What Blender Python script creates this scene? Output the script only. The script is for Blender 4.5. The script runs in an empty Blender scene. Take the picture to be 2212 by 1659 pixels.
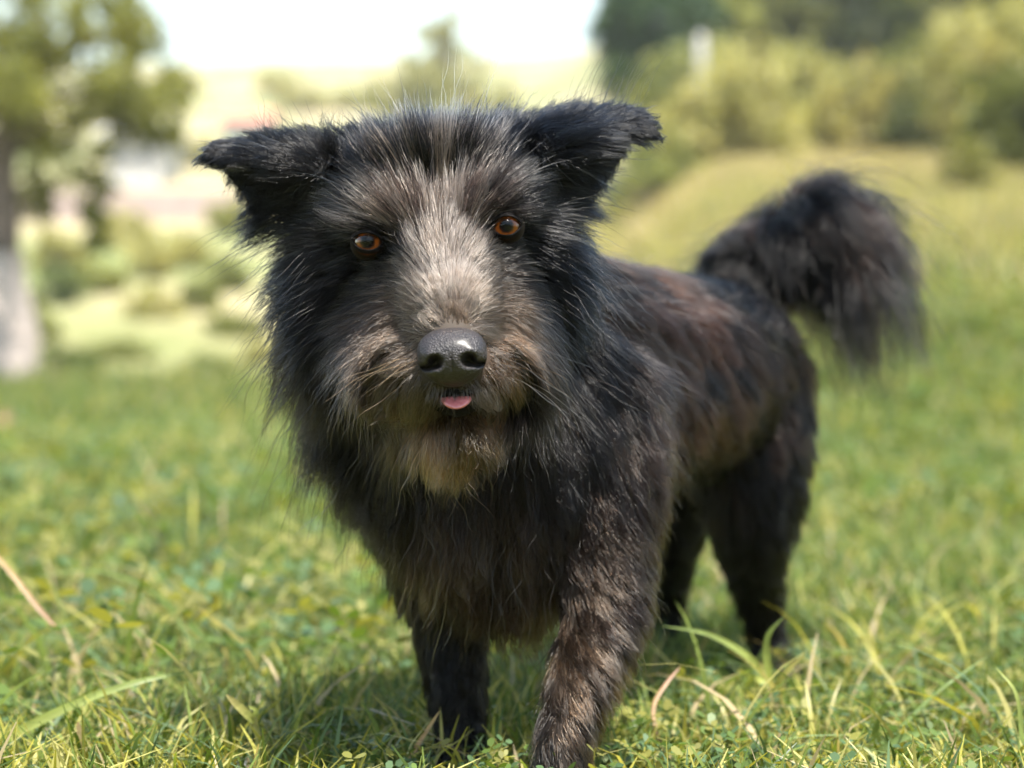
import bpy, bmesh, math, random
import numpy as np
from mathutils import Vector, Matrix
from mathutils.bvhtree import BVHTree
from mathutils.kdtree import KDTree

# ------------------------------------------------------------------ camera, sky, sun, exposure
SC = bpy.context.scene
COL = SC.collection
FOC = 4224.0          # focal length in survey units (image 2212 wide)
CX, YH, CAMZ = 1106.0, 760.0, 0.28

def P(px, py, d):
    """A surveyed picture point at distance d as a world point."""
    return np.array(((px - CX) / FOC * d, d, CAMZ + (YH - py) / FOC * d))

cam = bpy.data.cameras.new('camera')
camo = bpy.data.objects.new('camera', cam)
COL.objects.link(camo)
camo.location = (0, 0, CAMZ)
camo.rotation_euler = (math.radians(90), 0, 0)
cam.sensor_width = 36.0
cam.lens = 36.0 * FOC / 2212.0
cam.shift_y = -(829.5 - YH) / 2212.0
cam.clip_start = 0.05
cam.clip_end = 3000
cam.dof.use_dof = True
cam.dof.focus_distance = 1.118
cam.dof.aperture_fstop = 4.7
SC.camera = camo

SUN = Vector((0.20, -0.36, 0.90)).normalized()
w = bpy.data.worlds.new('World')
SC.world = w
w.use_nodes = True
nt = w.node_tree
for n in list(nt.nodes):
    nt.nodes.remove(n)
sky = nt.nodes.new('ShaderNodeTexSky')
sky.sky_type = 'NISHITA'
sky.sun_disc = False
sky.sun_elevation = math.asin(SUN.z)
sky.sun_rotation = math.atan2(SUN.x, SUN.y)
sky.air_density = 1.7
sky.dust_density = 1.0
sky.ozone_density = 0.6
bg = nt.nodes.new('ShaderNodeBackground')
bg.inputs['Strength'].default_value = 0.10
wo = nt.nodes.new('ShaderNodeOutputWorld')
nt.links.new(sky.outputs[0], bg.inputs[0])
nt.links.new(bg.outputs[0], wo.inputs[0])

sl = bpy.data.lights.new('sun', 'SUN')
sl.energy = 5.0
sl.angle = math.radians(0.53)
sl.color = (1.0, 0.95, 0.86)
slo = bpy.data.objects.new('sun', sl)
COL.objects.link(slo)
slo.rotation_euler = (-SUN).to_track_quat('-Z', 'Y').to_euler()

SC.view_settings.view_transform = 'Standard'
SC.view_settings.look = 'None'
SC.view_settings.gamma = 1.0
SC.view_settings.exposure = 1.68
SC.render.engine = 'CYCLES'
SC.cycles.use_denoising = True
SC.cycles.max_bounces = 8
SC.cycles.diffuse_bounces = 3
SC.cycles.glossy_bounces = 4
SC.cycles.transmission_bounces = 6
SC.cycles.caustics_reflective = False
SC.cycles.caustics_refractive = False
SC.cycles.use_adaptive_sampling = True
SC.cycles.adaptive_threshold = 0.02
SC.cycles_curves.shape = 'RIBBONS'
SC.cycles_curves.subdivisions = 2

rng = np.random.default_rng(7)
random.seed(7)

# ------------------------------------------------------------------ helpers
def prop(o, label=None, cat=None, group=None, kind=None):
    if label: o['label'] = label
    if cat: o['category'] = cat
    if group: o['group'] = group
    if kind: o['kind'] = kind
    return o

def link(name, data, parent=None):
    o = bpy.data.objects.new(name, data)
    COL.objects.link(o)
    if parent is not None:
        o.parent = parent
        o.matrix_parent_inverse = parent.matrix_basis.inverted()
    return o

def empty(name, loc=(0, 0, 0)):
    o = bpy.data.objects.new(name, None)
    o.empty_display_size = 0.1
    COL.objects.link(o)
    o.location = Vector(loc)
    return o

def np_mesh(name, V, Fc, mat=None, colors=None, smooth=False, nside=None):
    """V (n,3); Fc (m,k) faces of k corners; colors (n,3) per vertex."""
    V = np.asarray(V, dtype=np.float32); Fc = np.asarray(Fc, dtype=np.int32)
    me = bpy.data.meshes.new(name)
    k = Fc.shape[1]
    me.vertices.add(len(V)); me.vertices.foreach_set('co', V.ravel())
    me.loops.add(Fc.size); me.loops.foreach_set('vertex_index', Fc.ravel())
    me.polygons.add(len(Fc))
    me.polygons.foreach_set('loop_start', np.arange(0, Fc.size, k, dtype=np.int32))
    if smooth:
        me.polygons.foreach_set('use_smooth', np.ones(len(Fc), dtype=bool))
    if colors is not None:
        a = me.attributes.new('tint', 'FLOAT_COLOR', 'POINT')
        c = np.ones((len(V), 4), dtype=np.float32); c[:, :3] = colors
        a.data.foreach_set('color', c.ravel())
    me.update(calc_edges=True)
    me.validate()
    if mat: me.materials.append(mat)
    return me

def new_mat(name):
    m = bpy.data.materials.new(name)
    m.use_nodes = True
    t = m.node_tree
    b = t.nodes['Principled BSDF']
    return m, t, b, t.nodes['Material Output']

def noise_col(t, scale, stops, detail=6, coord='Object', rough=0.6, dist=0.0):
    tc = t.nodes.new('ShaderNodeTexCoord')
    nz = t.nodes.new('ShaderNodeTexNoise')
    nz.inputs['Scale'].default_value = scale
    nz.inputs['Detail'].default_value = detail
    nz.inputs['Roughness'].default_value = rough
    nz.inputs['Distortion'].default_value = dist
    t.links.new(tc.outputs[coord], nz.inputs['Vector'])
    r = t.nodes.new('ShaderNodeValToRGB')
    el = r.color_ramp.elements
    while len(el) < len(stops): el.new(0.5)
    for e, (p, c) in zip(el, stops):
        e.position = p; e.color = (*c, 1)
    t.links.new(nz.outputs['Fac'], r.inputs['Fac'])
    return r, nz

def bump(t, b, src, strength=0.3, dist=0.01):
    bp = t.nodes.new('ShaderNodeBump')
    bp.inputs['Strength'].default_value = strength
    bp.inputs['Distance'].default_value = dist
    t.links.new(src, bp.inputs['Height'])
    t.links.new(bp.outputs[0], b.inputs['Normal'])

def leaf_mat(name, trans=0.45, rough=0.5, gain=1.0, warm=(1.15, 1.1, 0.55)):
    """Leaf: colour from the leaf's own tint, light passing through it."""
    m, t, b, out = new_mat(name)
    at = t.nodes.new('ShaderNodeAttribute'); at.attribute_name = 'tint'
    b.inputs['Roughness'].default_value = rough
    b.inputs['Specular IOR Level'].default_value = 0.35
    t.links.new(at.outputs['Color'], b.inputs['Base Color'])
    tr = t.nodes.new('ShaderNodeBsdfTranslucent')
    mx = t.nodes.new('ShaderNodeMix'); mx.data_type = 'RGBA'; mx.blend_type = 'MULTIPLY'
    mx.inputs[0].default_value = 1.0
    t.links.new(at.outputs['Color'], mx.inputs[6])
    mx.inputs[7].default_value = (*warm, 1)
    t.links.new(mx.outputs[2], tr.inputs['Color'])
    ms = t.nodes.new('ShaderNodeMixShader'); ms.inputs[0].default_value = trans
    t.links.new(b.outputs[0], ms.inputs[1]); t.links.new(tr.outputs[0], ms.inputs[2])
    t.links.new(ms.outputs[0], out.inputs[0])
    return m

def simple_mat(name, col, rough=0.7, scale=8.0, var=0.25, spec=0.3, bmp=0.0):
    m, t, b, out = new_mat(name)
    c = np.array(col)
    r, nz = noise_col(t, scale, [(0.3, tuple(c * (1 - var))), (0.7, tuple(np.clip(c * (1 + var), 0, 1)))])
    t.links.new(r.outputs[0], b.inputs['Base Color'])
    b.inputs['Roughness'].default_value = rough
    b.inputs['Specular IOR Level'].default_value = spec
    if bmp: bump(t, b, nz.outputs['Fac'], bmp, 0.01)
    return m

# ------------------------------------------------------------------ terrain
def smooth(a, b, x):
    t = np.clip((x - a) / (b - a), 0, 1)      # also falls when a > b
    return t * t * (3 - 2 * t)

def terrain(x, y):
    x = np.asarray(x, dtype=float); y = np.asarray(y, dtype=float)
    az = x / np.maximum(y, 0.5)
    # right hand meadow climbs away from the dog
    right = smooth(-0.02, 0.12, az)
    rise = np.maximum(y - 3.2, 0)
    zr = 0.126 * rise * smooth(0, 4, rise) + 0.0014 * np.clip(y - 20, 0, 80) ** 2 * 0.6
    # left: level until a lip at about 16 m, then a hollow and a long hillside
    zl = np.interp(y, [0, 14, 17.5, 24, 38, 45, 85, 165, 260, 900], [0, 0, -.12, .95, 2.8, 4.1, 9.4, 24.3, 26.5, 27])
    z = zl * (1 - right) + zr * right
    z = z + 1.3 * np.sin(x * 0.021 + 1.0) * smooth(90, 170, y)
    z = np.where(z > 27, 27 + (z - 27) * .02, z)
    z = z + 0.010 * np.sin(x * 3.1 + y * 1.7) * np.sin(y * 2.3 - x) + 0.02 * np.sin(x * .7 + 2) * np.sin(y * .6) * smooth(2, 6, y)
    return z

def ground_sheet():
    # fan of rings so the sheet is fine near the dog and still reaches the far ridge
    ys = np.concatenate([-np.geomspace(400, 1, 24), np.linspace(-.8, 0.4, 5), np.geomspace(0.5, 900, 170)])
    us = np.linspace(-1, 1, 141)
    us = np.sign(us) * np.abs(us) ** 1.4
    V = []
    for y in ys:
        half = 8 + 0.9 * abs(y)
        xs = us * half
        V.append(np.stack([xs, np.full_like(xs, y), terrain(xs, np.full_like(xs, max(y, 0.5)))], 1))
    V = np.concatenate(V)
    n, m = len(ys), len(us)
    i = np.arange((n - 1) * m).reshape(n - 1, m)[:, :-1].ravel()
    Fc = np.stack([i, i + 1, i + m + 1, i + m], 1)
    m_, t, b, out = new_mat('meadow_soil')
    tc = t.nodes.new('ShaderNodeTexCoord')
    # fine soil / thatch near, dry and green meadow patches further off
    r1, nz = noise_col(t, 14.0, [(0.3, (0.045, 0.05, 0.014)), (0.7, (0.16, 0.17, 0.045))], 8)
    r2, nz2 = noise_col(t, 0.16, [(0.40, (0.15, 0.17, 0.065)), (0.54, (0.27, 0.24, 0.13)), (0.70, (0.36, 0.29, 0.19))], 5)
    sep = t.nodes.new('ShaderNodeSeparateXYZ'); t.links.new(tc.outputs['Object'], sep.inputs[0])
    mr = t.nodes.new('ShaderNodeMapRange'); mr.inputs['From Min'].default_value = 11; mr.inputs['From Max'].default_value = 24
    t.links.new(sep.outputs['Y'], mr.inputs['Value'])
    nzm = t.nodes.new('ShaderNodeTexNoise'); nzm.inputs['Scale'].default_value = 0.5
    t.links.new(tc.outputs['Object'], nzm.inputs['Vector'])
    ad = t.nodes.new('ShaderNodeMath'); ad.operation = 'MULTIPLY_ADD'
    t.links.new(nzm.outputs['Fac'], ad.inputs[0]); ad.inputs[1].default_value = 0.6
    sb = t.nodes.new('ShaderNodeMath'); sb.operation = 'SUBTRACT'; sb.inputs[1].default_value = 0.3
    t.links.new(mr.outputs[0], sb.inputs[0]); t.links.new(sb.outputs[0], ad.inputs[2])
    cl = t.nodes.new('ShaderNodeClamp'); t.links.new(ad.outputs[0], cl.inputs[0])
    mx = t.nodes.new('ShaderNodeMix'); mx.data_type = 'RGBA'
    t.links.new(cl.outputs[0], mx.inputs[0]); t.links.new(r1.outputs[0], mx.inputs[6]); t.links.new(r2.outputs[0], mx.inputs[7])
    t.links.new(mx.outputs[2], b.inputs['Base Color'])
    b.inputs['Roughness'].default_value = 0.95
    b.inputs['Specular IOR Level'].default_value = 0.1
    bump(t, b, nz.outputs['Fac'], 0.5, 0.03)
    o = link('ground', np_mesh('ground', V, Fc, m_, smooth=True))
    prop(o, 'green meadow ground climbing to a pale dry hillside', 'ground', kind='structure')
    return o
ground_sheet()

# ------------------------------------------------------------------ background trees, shrubs, houses
LEAF = leaf_mat('tree_leaf', 0.55)
BARK = simple_mat('bark', (0.14, 0.11, 0.09), 0.95, 9, 0.5, 0.1, 0.6)
WHITEWASH = simple_mat('limewashed_bark', (0.40, 0.34, 0.31), 0.95, 7, 0.15, 0.1, 0.5)

def leaf_cloud(blobs, n, size, cols, shell=0.55, flat=0.0):
    """Leaf faces spread through lobes; blobs: (x,y,z,rx,ry,rz)."""
    B = np.array(blobs, dtype=float)
    wgt = (B[:, 3] * B[:, 4] + B[:, 4] * B[:, 5] + B[:, 3] * B[:, 5]); wgt /= wgt.sum()
    # twig clusters give lights, darks and gaps
    nc = max(12, n // 26)
    bi = rng.choice(len(B), nc, p=wgt)
    d = rng.normal(size=(nc, 3)); d /= np.linalg.norm(d, axis=1)[:, None]
    r = shell + (1.06 - shell) * rng.random(nc) ** 0.7
    cc = B[bi, :3] + d * r[:, None] * B[bi, 3:]
    cr = (0.10 + 0.16 * rng.random(nc)) * B[bi, 3:].mean(1)
    ctint = rng.random(nc)
    k = rng.integers(0, nc, n)
    p = cc[k] + rng.normal(size=(n, 3)) * (cr[k] * 0.62)[:, None]
    a = rng.normal(size=(n, 3)); a[:, 2] -= flat; a /= np.linalg.norm(a, axis=1)[:, None]
    bb = np.cross(a, rng.normal(size=(n, 3))); bb /= np.linalg.norm(bb, axis=1)[:, None]
    s = size * (0.6 + 0.8 * rng.random(n))[:, None]
    V = np.stack([p, p + a * s * .5 + bb * s * .28, p + a * s, p + a * s * .5 - bb * s * .28], 1).reshape(-1, 3)
    Fc = np.arange(n * 4).reshape(n, 4)
    c0, c1 = np.array(cols[0]), np.array(cols[1])
    mixf = np.clip(ctint[k] * 0.7 + rng.random(n) * 0.3, 0, 1)[:, None]
    C = (c0 * (1 - mixf) + c1 * mixf) * (0.8 + 0.4 * rng.random((n, 1)))
    return V, Fc, np.repeat(C, 4, 0)

def tube(path, radii, seg=10):
    path = np.asarray(path, dtype=float); n = len(path)
    tg = np.gradient(path, axis=0); tg /= np.linalg.norm(tg, axis=1)[:, None]
    up = np.array((0.3, 0.9, 0.2))
    V = []
    for i in range(n):
        a = np.cross(tg[i], up); a /= np.linalg.norm(a); b = np.cross(tg[i], a)
        th = np.linspace(0, 2 * np.pi, seg, endpoint=False)
        wob = 1 + 0.08 * np.sin(th * 3 + i) 
        V.append(path[i] + radii[i] * wob[:, None] * (np.cos(th)[:, None] * a + np.sin(th)[:, None] * b))
    V = np.concatenate(V); Fc = []
    for i in range(n - 1):
        for j in range(seg):
            Fc.append((i * seg + j, i * seg + (j + 1) % seg, (i + 1) * seg + (j + 1) % seg, (i + 1) * seg + j))
    return V, np.array(Fc)

def join(parts):
    V, Fc, off = [], [], 0
    for v, f in parts:
        V.append(v); Fc.append(np.asarray(f) + off); off += len(v)
    return np.concatenate(V), np.concatenate(Fc)

def spline(pts, n):
    """Catmull-Rom through rows of pts."""
    pts = np.asarray(pts, dtype=float)
    q = np.vstack([2 * pts[0] - pts[1], pts, 2 * pts[-1] - pts[-2]])
    out = []
    m = len(pts) - 1
    for u in np.linspace(0, m, n):
        i = min(int(u), m - 1); t = u - i
        p0, p1, p2, p3 = q[i], q[i + 1], q[i + 2], q[i + 3]
        out.append(0.5 * ((2 * p1) + (-p0 + p2) * t + (2 * p0 - 5 * p1 + 4 * p2 - p3) * t * t + (-p0 + 3 * p1 - 3 * p2 + p3) * t ** 3))
    return np.array(out)

def tree(name, base, trunk_r, crown_blobs, n, size, cols, label, cat='tree', group=None, top=None, shell=0.5, trunk_mat=None):
    base = np.array(base, dtype=float)
    root = empty(name, base)
    prop(root, label, cat, group)
    B = np.array(crown_blobs, dtype=float)
    ctr = B[:, :3].mean(0) if top is None else np.array(top)
    path = spline([base - (0, 0, 0.2), base * .65 + ctr * .35 + rng.normal(0, .04, 3) * trunk_r * 4, ctr], 8)
    parts = [tube(path, np.linspace(trunk_r * 1.15, trunk_r * 0.4, 8), 10)]
    start = path[4]
    for b in B[:7]:
        lp = spline([start, (start + b[:3]) / 2 + (0, 0, .05 * b[5]), b[:3]], 5)
        parts.append(tube(lp, np.linspace(trunk_r * .42, trunk_r * .1, 5), 6))
    v, f = join(parts)
    link('trunk', np_mesh('trunk', v - base, f, trunk_mat or BARK, smooth=True), None).parent = root
    V, Fc, C = leaf_cloud(B, n, size, cols, shell)
    link('crown', np_mesh('crown', V - base, Fc, LEAF, C), None).parent = root
    return root

def gz(px, d):
    x = (px - CX) / FOC * d
    return np.array((x, d, float(terrain(x, d))))

def blobs_px(lst):
    """(px,py,depth,half width px,half height px,depth half m)"""
    out = []
    for px, py, d, hw, hh, dd in lst:
        p = P(px, py, d)
        out.append((*p, hw / FOC * d, dd, hh / FOC * d))
    return out

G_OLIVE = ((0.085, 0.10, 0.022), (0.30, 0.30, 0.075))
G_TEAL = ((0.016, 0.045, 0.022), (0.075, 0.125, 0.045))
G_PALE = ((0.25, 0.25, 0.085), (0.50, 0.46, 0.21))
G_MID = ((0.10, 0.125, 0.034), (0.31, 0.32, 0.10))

def left_tree():
    d = 15.5
    base = gz(0, d)
    root = empty('fruit_tree', base)
    prop(root, 'old leaning tree with limewashed trunk and olive green crown, left edge', 'tree')
    tp = [P(-5, 845, d), P(0, 720, d), P(-12, 600, d), P(-14, 500, d), P(-6, 410, d), P(10, 300, d), P(60, 180, d), P(90, 40, d)]
    path = spline(tp, 26)
    rad = np.interp(np.linspace(0, 1, 26), [0, .25, .45, .6, .8, 1], [.31, .26, .20, .16, .10, .05])
    path[0][2] = base[2] - .1
    k = 9
    v, f = tube(path[:k + 1], rad[:k + 1] * 1.015, 14)
    link('limewashed_trunk', np_mesh('limewashed_trunk', v - base, f, WHITEWASH, smooth=True)).parent = root
    parts = [tube(path[k:], rad[k:], 12)]
    for a, b, c, r in ((P(-58, 410, d), P(60, 250, d), P(170, 200, d - .6), .09), (P(0, 300, d), P(200, 260, d), P(330, 250, d + .3), .08),
                       (P(60, 200, d), P(150, 110, d), P(290, 60, d - .3), .07), (P(-50, 430, d), P(-160, 250, d), P(-260, 120, d), .10)):
        parts.append(tube(spline([a, b, c], 7), np.linspace(r, r * .25, 7), 7))
    v, f = join(parts)
    link('trunk', np_mesh('trunk', v - base, f, BARK, smooth=True)).parent = root
    B = blobs_px([(60, 60, d, 150, 90, .7), (230, 40, d, 120, 60, .7), (120, 180, d - .5, 170, 90, .8), (290, 200, d, 120, 75, .7),
                  (60, 300, d + .3, 110, 70, .6), (330, 260, d + .2, 90, 60, .5), (190, 380, d, 60, 110, .35), (205, 480, d, 35, 60, .25),
                  (90, 420, d + .5, 60, 60, .4), (-150, 150, d, 190, 160, 1.0), (300, 100, d + .6, 70, 45, .4), (380, 190, d + .4, 50, 40, .4)])
    V, Fc, C = leaf_cloud(B, 9500, 0.085, G_OLIVE, .35)
    link('crown', np_mesh('crown', V - base, Fc, LEAF, C)).parent = root
left_tree()

def bush(name, blobs, n, size, cols, label, group, base_px=None):
    B = np.array(blobs)
    for b in B:                                   # foliage reaches down to the ground
        g_ = float(terrain(b[0], b[1])); tp = b[2] + b[5]
        if b[2] - b[5] > g_ - .1: b[2] = (tp + g_ - .1) / 2; b[5] = (tp - g_ + .1) / 2
    b0 = B[:, :3].mean(0)
    base = np.array((b0[0], b0[1], float(terrain(b0[0], b0[1]))))
    root = empty(name, base); prop(root, label, 'shrub', group)
    parts = []
    for b in B:
        for s in range(3):
            e = b[:3] + rng.normal(0, .3, 3) * b[3:]
            parts.append(tube(spline([base + rng.normal(0, .08, 3) * (1, 1, 0), (base + e) / 2, e], 5), np.linspace(.03, .008, 5), 5))
    v, f = join(parts)
    link('stems', np_mesh('stems', v - base, f, BARK, smooth=True)).parent = root
    V, Fc, C = leaf_cloud(B, n, size, cols, .3)
    keep = V.reshape(-1, 4, 3)
    low = terrain(keep[:, 0, 0], keep[:, 0, 1])
    ok = keep[:, 0, 2] > low
    V = keep[ok].reshape(-1, 3); C = C.reshape(-1, 4, 3)[ok].reshape(-1, 3)
    link('crown', np_mesh('crown', V - base, np.arange(len(V)).reshape(-1, 4), LEAF, C)).parent = root

# middle distance tree above the dog's head
d = 60.0
tree('tall_tree', gz(960, d), .35, blobs_px([(985, 55, d, 45, 40, 1.0), (940, 70, d, 35, 30, .8), (975, 125, d, 75, 45, 1.4), (930, 170, d, 95, 50, 1.6), (1030, 180, d, 75, 45, 1.4), (860, 215, d, 90, 45, 1.5), (960, 225, d, 110, 45, 1.8), (1070, 225, d, 70, 40, 1.3), (1060, 140, d, 25, 18, .5)]),
     2900, .26, ((0.22, 0.23, 0.10), (0.42, 0.40, 0.20)), 'slender pale green tree standing alone against the sky', top=P(965, 60, d), shell=.35)
# dark tall trees on the right
d = 34.0
tree('dark_tree', gz(1400, d), .3, blobs_px([(1390, 60, d, 100, 90, 1.2), (1380, 160, d, 85, 70, 1.0), (1460, 30, d, 110, 70, 1.2), (1340, 20, d, 60, 60, .8), (1420, 230, d, 70, 50, .8)]),
     7000, .17, G_TEAL, 'tall dark blue-green tree beside the open sky', top=P(1400, 20, d), shell=.35)
d = 36.0
tree('dark_tree', gz(1900, d), .3, blobs_px([(1930, 70, d, 130, 80, 1.4), (1850, 110, d, 80, 60, 1.0), (2000, 20, d, 100, 60, 1.2), (1870, -40, d, 130, 70, 1.2)]),
     6000, .18, ((0.022, 0.04, 0.014), (0.09, 0.11, 0.03)), 'broad dark green tree high behind the pale shrubs', top=P(1920, -20, d), shell=.35)
d = 38.0
tree('broadleaf_tree', gz(1650, d), .3, blobs_px([(1640, 40, d, 120, 70, 1.4), (1740, 20, d, 110, 60, 1.4), (1600, -30, d, 130, 60, 1.4), (1720, 100, d, 90, 60, 1.2), (1560, 70, d, 70, 60, 1.0)]),
     6500, .19, G_MID, 'mid green tree between the two dark trees', top=P(1660, -20, d), shell=.35)
d = 33.0
tree('broadleaf_tree', gz(2150, d), .3, blobs_px([(2140, 20, d, 110, 70, 1.2), (2230, 50, d, 100, 80, 1.2), (2090, -40, d, 110, 60, 1.2), (2210, -50, d, 110, 60, 1.2)]),
     5200, .17, ((0.10, 0.12, 0.03), (0.27, 0.28, 0.08)), 'light green tree closing the upper right corner', top=P(2150, -30, d), shell=.35)
# pale shrubs along the meadow edge
SH = 'shrubs along the top of the meadow'
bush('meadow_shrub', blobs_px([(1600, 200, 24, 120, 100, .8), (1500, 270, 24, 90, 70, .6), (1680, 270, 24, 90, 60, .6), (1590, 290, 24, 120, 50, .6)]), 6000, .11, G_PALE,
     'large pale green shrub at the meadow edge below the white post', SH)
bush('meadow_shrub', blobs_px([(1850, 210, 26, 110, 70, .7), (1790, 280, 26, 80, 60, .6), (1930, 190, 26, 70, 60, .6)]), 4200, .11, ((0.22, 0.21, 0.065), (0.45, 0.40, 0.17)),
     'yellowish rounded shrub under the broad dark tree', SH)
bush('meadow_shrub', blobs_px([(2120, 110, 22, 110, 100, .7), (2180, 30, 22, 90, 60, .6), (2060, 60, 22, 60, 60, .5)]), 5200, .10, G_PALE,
     'tall pale shrub in the upper right corner', SH)
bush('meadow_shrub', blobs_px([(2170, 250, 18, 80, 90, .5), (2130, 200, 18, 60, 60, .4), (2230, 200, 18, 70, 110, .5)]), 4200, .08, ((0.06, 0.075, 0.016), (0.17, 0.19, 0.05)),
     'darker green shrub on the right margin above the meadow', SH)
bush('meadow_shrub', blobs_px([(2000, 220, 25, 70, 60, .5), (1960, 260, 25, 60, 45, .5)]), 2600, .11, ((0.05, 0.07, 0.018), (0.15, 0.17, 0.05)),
     'dark green shrub between two pale shrubs', SH)
bush('meadow_shrub', blobs_px([(2110, 340, 15, 40, 45, .25), (2060, 330, 15, 30, 30, .2)]), 1300, .06, ((0.12, 0.13, 0.035), (0.28, 0.27, 0.09)),
     'small bush standing in the meadow grass above the tail', SH)
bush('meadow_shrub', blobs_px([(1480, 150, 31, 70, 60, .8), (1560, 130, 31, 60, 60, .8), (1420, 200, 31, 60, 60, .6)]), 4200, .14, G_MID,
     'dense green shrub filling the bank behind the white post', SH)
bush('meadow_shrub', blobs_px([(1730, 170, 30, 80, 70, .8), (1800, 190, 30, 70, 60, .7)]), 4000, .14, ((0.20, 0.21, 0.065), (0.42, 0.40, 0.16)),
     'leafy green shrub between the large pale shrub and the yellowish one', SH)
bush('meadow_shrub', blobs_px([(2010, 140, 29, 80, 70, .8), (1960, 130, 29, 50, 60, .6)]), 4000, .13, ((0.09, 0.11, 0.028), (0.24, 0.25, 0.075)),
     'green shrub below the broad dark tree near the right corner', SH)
bush('meadow_shrub', blobs_px([(1440, 330, 22, 70, 30, .5), (1370, 350, 22, 60, 25, .4)]), 1500, .09, G_MID,
     'low green shrub just beside the folded ear tip', SH)
# hillside shrubs on the left
def ground_distance(px, py, default):
    """How far off the ground lies that is seen at a picture point."""
    for dd in np.concatenate([np.arange(17.5, 60, .25), np.arange(60, 170, 1.0)]):
        z = float(terrain((px - CX) / FOC * dd, dd))
        if YH - (z - CAMZ) * FOC / dd <= py: return float(dd)
    return default
HS = 'shrubs dotted over the pale hillside'
for (px, py, dd, hw, hh, cols, lab) in [
    (650, 210, 70, 60, 40, G_PALE, 'pale round shrub on the far hillside above the ear'),
    (760, 215, 75, 50, 30, G_PALE, 'second pale shrub on the far hillside nearer the tall tree'),
    (320, 560, 24, 60, 50, G_PALE, 'yellow-green bush on the slope below the house'),
    (215, 600, 22, 60, 40, ((.15, .17, .04), (.33, .33, .11)), 'small yellowish bush on the slope near the leaning tree'),
    (485, 590, 21, 50, 45, G_MID, 'green bush partly hidden by the cheek fur'),
    (120, 620, 19, 60, 50, ((.06, .09, .03), (.15, .19, .06)), 'dark green bush beside the limewashed trunk'),
    (510, 700, 18.5, 60, 30, G_MID, 'small green bush low behind the cheek fur'),
    (140, 770, 17.5, 70, 35, ((.07, .10, .03), (.17, .21, .06)), 'low green clump at the foot of the limewashed tree'),
    (395, 540, 27, 55, 45, G_PALE, 'pale bush in the middle of the slope under the ear'),
    (120, 540, 24, 60, 40, G_PALE, 'pale bush just right of the leaning trunk'),
    (60, 700, 18, 60, 40, ((.14, .17, .05), (.30, .31, .10)), 'light green bush in front of the limewashed trunk foot'),
    (330, 660, 21, 70, 32, G_PALE, 'wide low yellow-green bush in the middle of the pale slope'),
    (430, 640, 21, 45, 35, ((.14, .17, .05), (.30, .31, .10)), 'light green bush between the wide low bush and the cheek'),
    (260, 760, 18, 80, 26, ((.12, .15, .04), (.27, .28, .09)), 'long low green clump where the grass meets the pale slope'),
    (450, 790, 17.6, 70, 22, ((.12, .15, .04), (.27, .28, .09)), 'flat green clump at the grass edge beside the mane'),
    (560, 760, 18, 40, 30, G_PALE, 'pale clump hidden half behind the mane'),
    (420, 330, 60, 50, 35, G_PALE, 'far pale bush left of the ear tip'),
    (590, 180, 110, 50, 22, G_PALE, 'distant pale bush near the ridge above the ear'),
    (270, 500, 30, 60, 45, G_PALE, 'pale bush just under the pinkish wall'),
    (500, 470, 30, 50, 40, ((.2, .22, .06), (.38, .37, .13)), 'bright bush below the folded ear'),
]:
    dd = ground_distance(px, py + hh * .9, dd)
    bush('hillside_shrub', blobs_px([(px, py, dd, hw, hh, hw / FOC * dd), (px + hw * .5, py + hh * .3, dd, hw * .6, hh * .7, hw / FOC * dd * .7)]),
         1500, .045 * dd / 15, cols, lab, HS)

# houses
def prism_house(name, px0, px1, py_eave, py_ridge, d, depth, wall_mat, roof_mat, label, overhang=.25):
    x0, x1 = (px0 - CX) / FOC * d, (px1 - CX) / FOC * d
    ze, zr = P(0, py_eave, d)[2], P(0, py_ridge, d)[2]
    zb = float(terrain((x0 + x1) / 2, d)) - .3
    base = np.array(((x0 + x1) / 2, d, zb))
    root = empty(name, base); prop(root, label, 'house')
    hx = (x1 - x0) / 2; he = ze - zb; hr = zr - zb
    V = np.array([(-hx, 0, 0), (hx, 0, 0), (hx, depth, 0), (-hx, depth, 0), (-hx, 0, he), (hx, 0, he), (hx, depth, he), (-hx, depth, he)])
    me = bpy.data.meshes.new('wall')
    me.from_pydata(V.tolist() + [(-hx, depth / 2, hr), (hx, depth / 2, hr)], [], [(0, 1, 5, 4), (2, 3, 7, 6), (1, 2, 6, 9, 5), (3, 0, 4, 8, 7)])
    me.materials.append(wall_mat)
    link('wall', me).parent = root
    o = overhang
    dz = (hr - he) / (depth / 2) * o
    A = [(-hx - o, -o, he - dz), (hx + o, -o, he - dz), (hx + o, depth / 2, hr), (-hx - o, depth / 2, hr), (hx + o, depth + o, he - dz), (-hx - o, depth + o, he - dz)]
    top = [(x, y, z + .12) for x, y, z in A]; bot = [(x, y, z + .01) for x, y, z in A]
    me = bpy.data.meshes.new('roof')
    me.from_pydata(top + bot, [], [(0, 1, 2, 3), (3, 2, 4, 5), (7, 6, 9, 8), (8, 9, 11, 10), (0, 6, 7, 1), (5, 4, 10, 11), (1, 7, 8, 2), (2, 8, 10, 4), (0, 3, 9, 6), (3, 5, 11, 9)])
    me.materials.append(roof_mat)
    link('roof', me).parent = root
    for fx in (-.5, .4):
        bm = bmesh.new(); bmesh.ops.create_cube(bm, size=1)
        bmesh.ops.scale(bm, vec=(hx * .3, .08, he * .28), verts=bm.verts)
        bmesh.ops.translate(bm, vec=(hx * fx, -.01, he * .6), verts=bm.verts)
        me = bpy.data.meshes.new('window'); bm.to_mesh(me); bm.free(); me.materials.append(GLASS)
        link('window', me).parent = root
    return root
GLASS = simple_mat('window_glass', (0.05, 0.06, 0.07), 0.1, 3, .1, .6)
WHITE = simple_mat('white_plaster', (0.40, 0.39, 0.38), 0.9, 2, .06)
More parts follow.
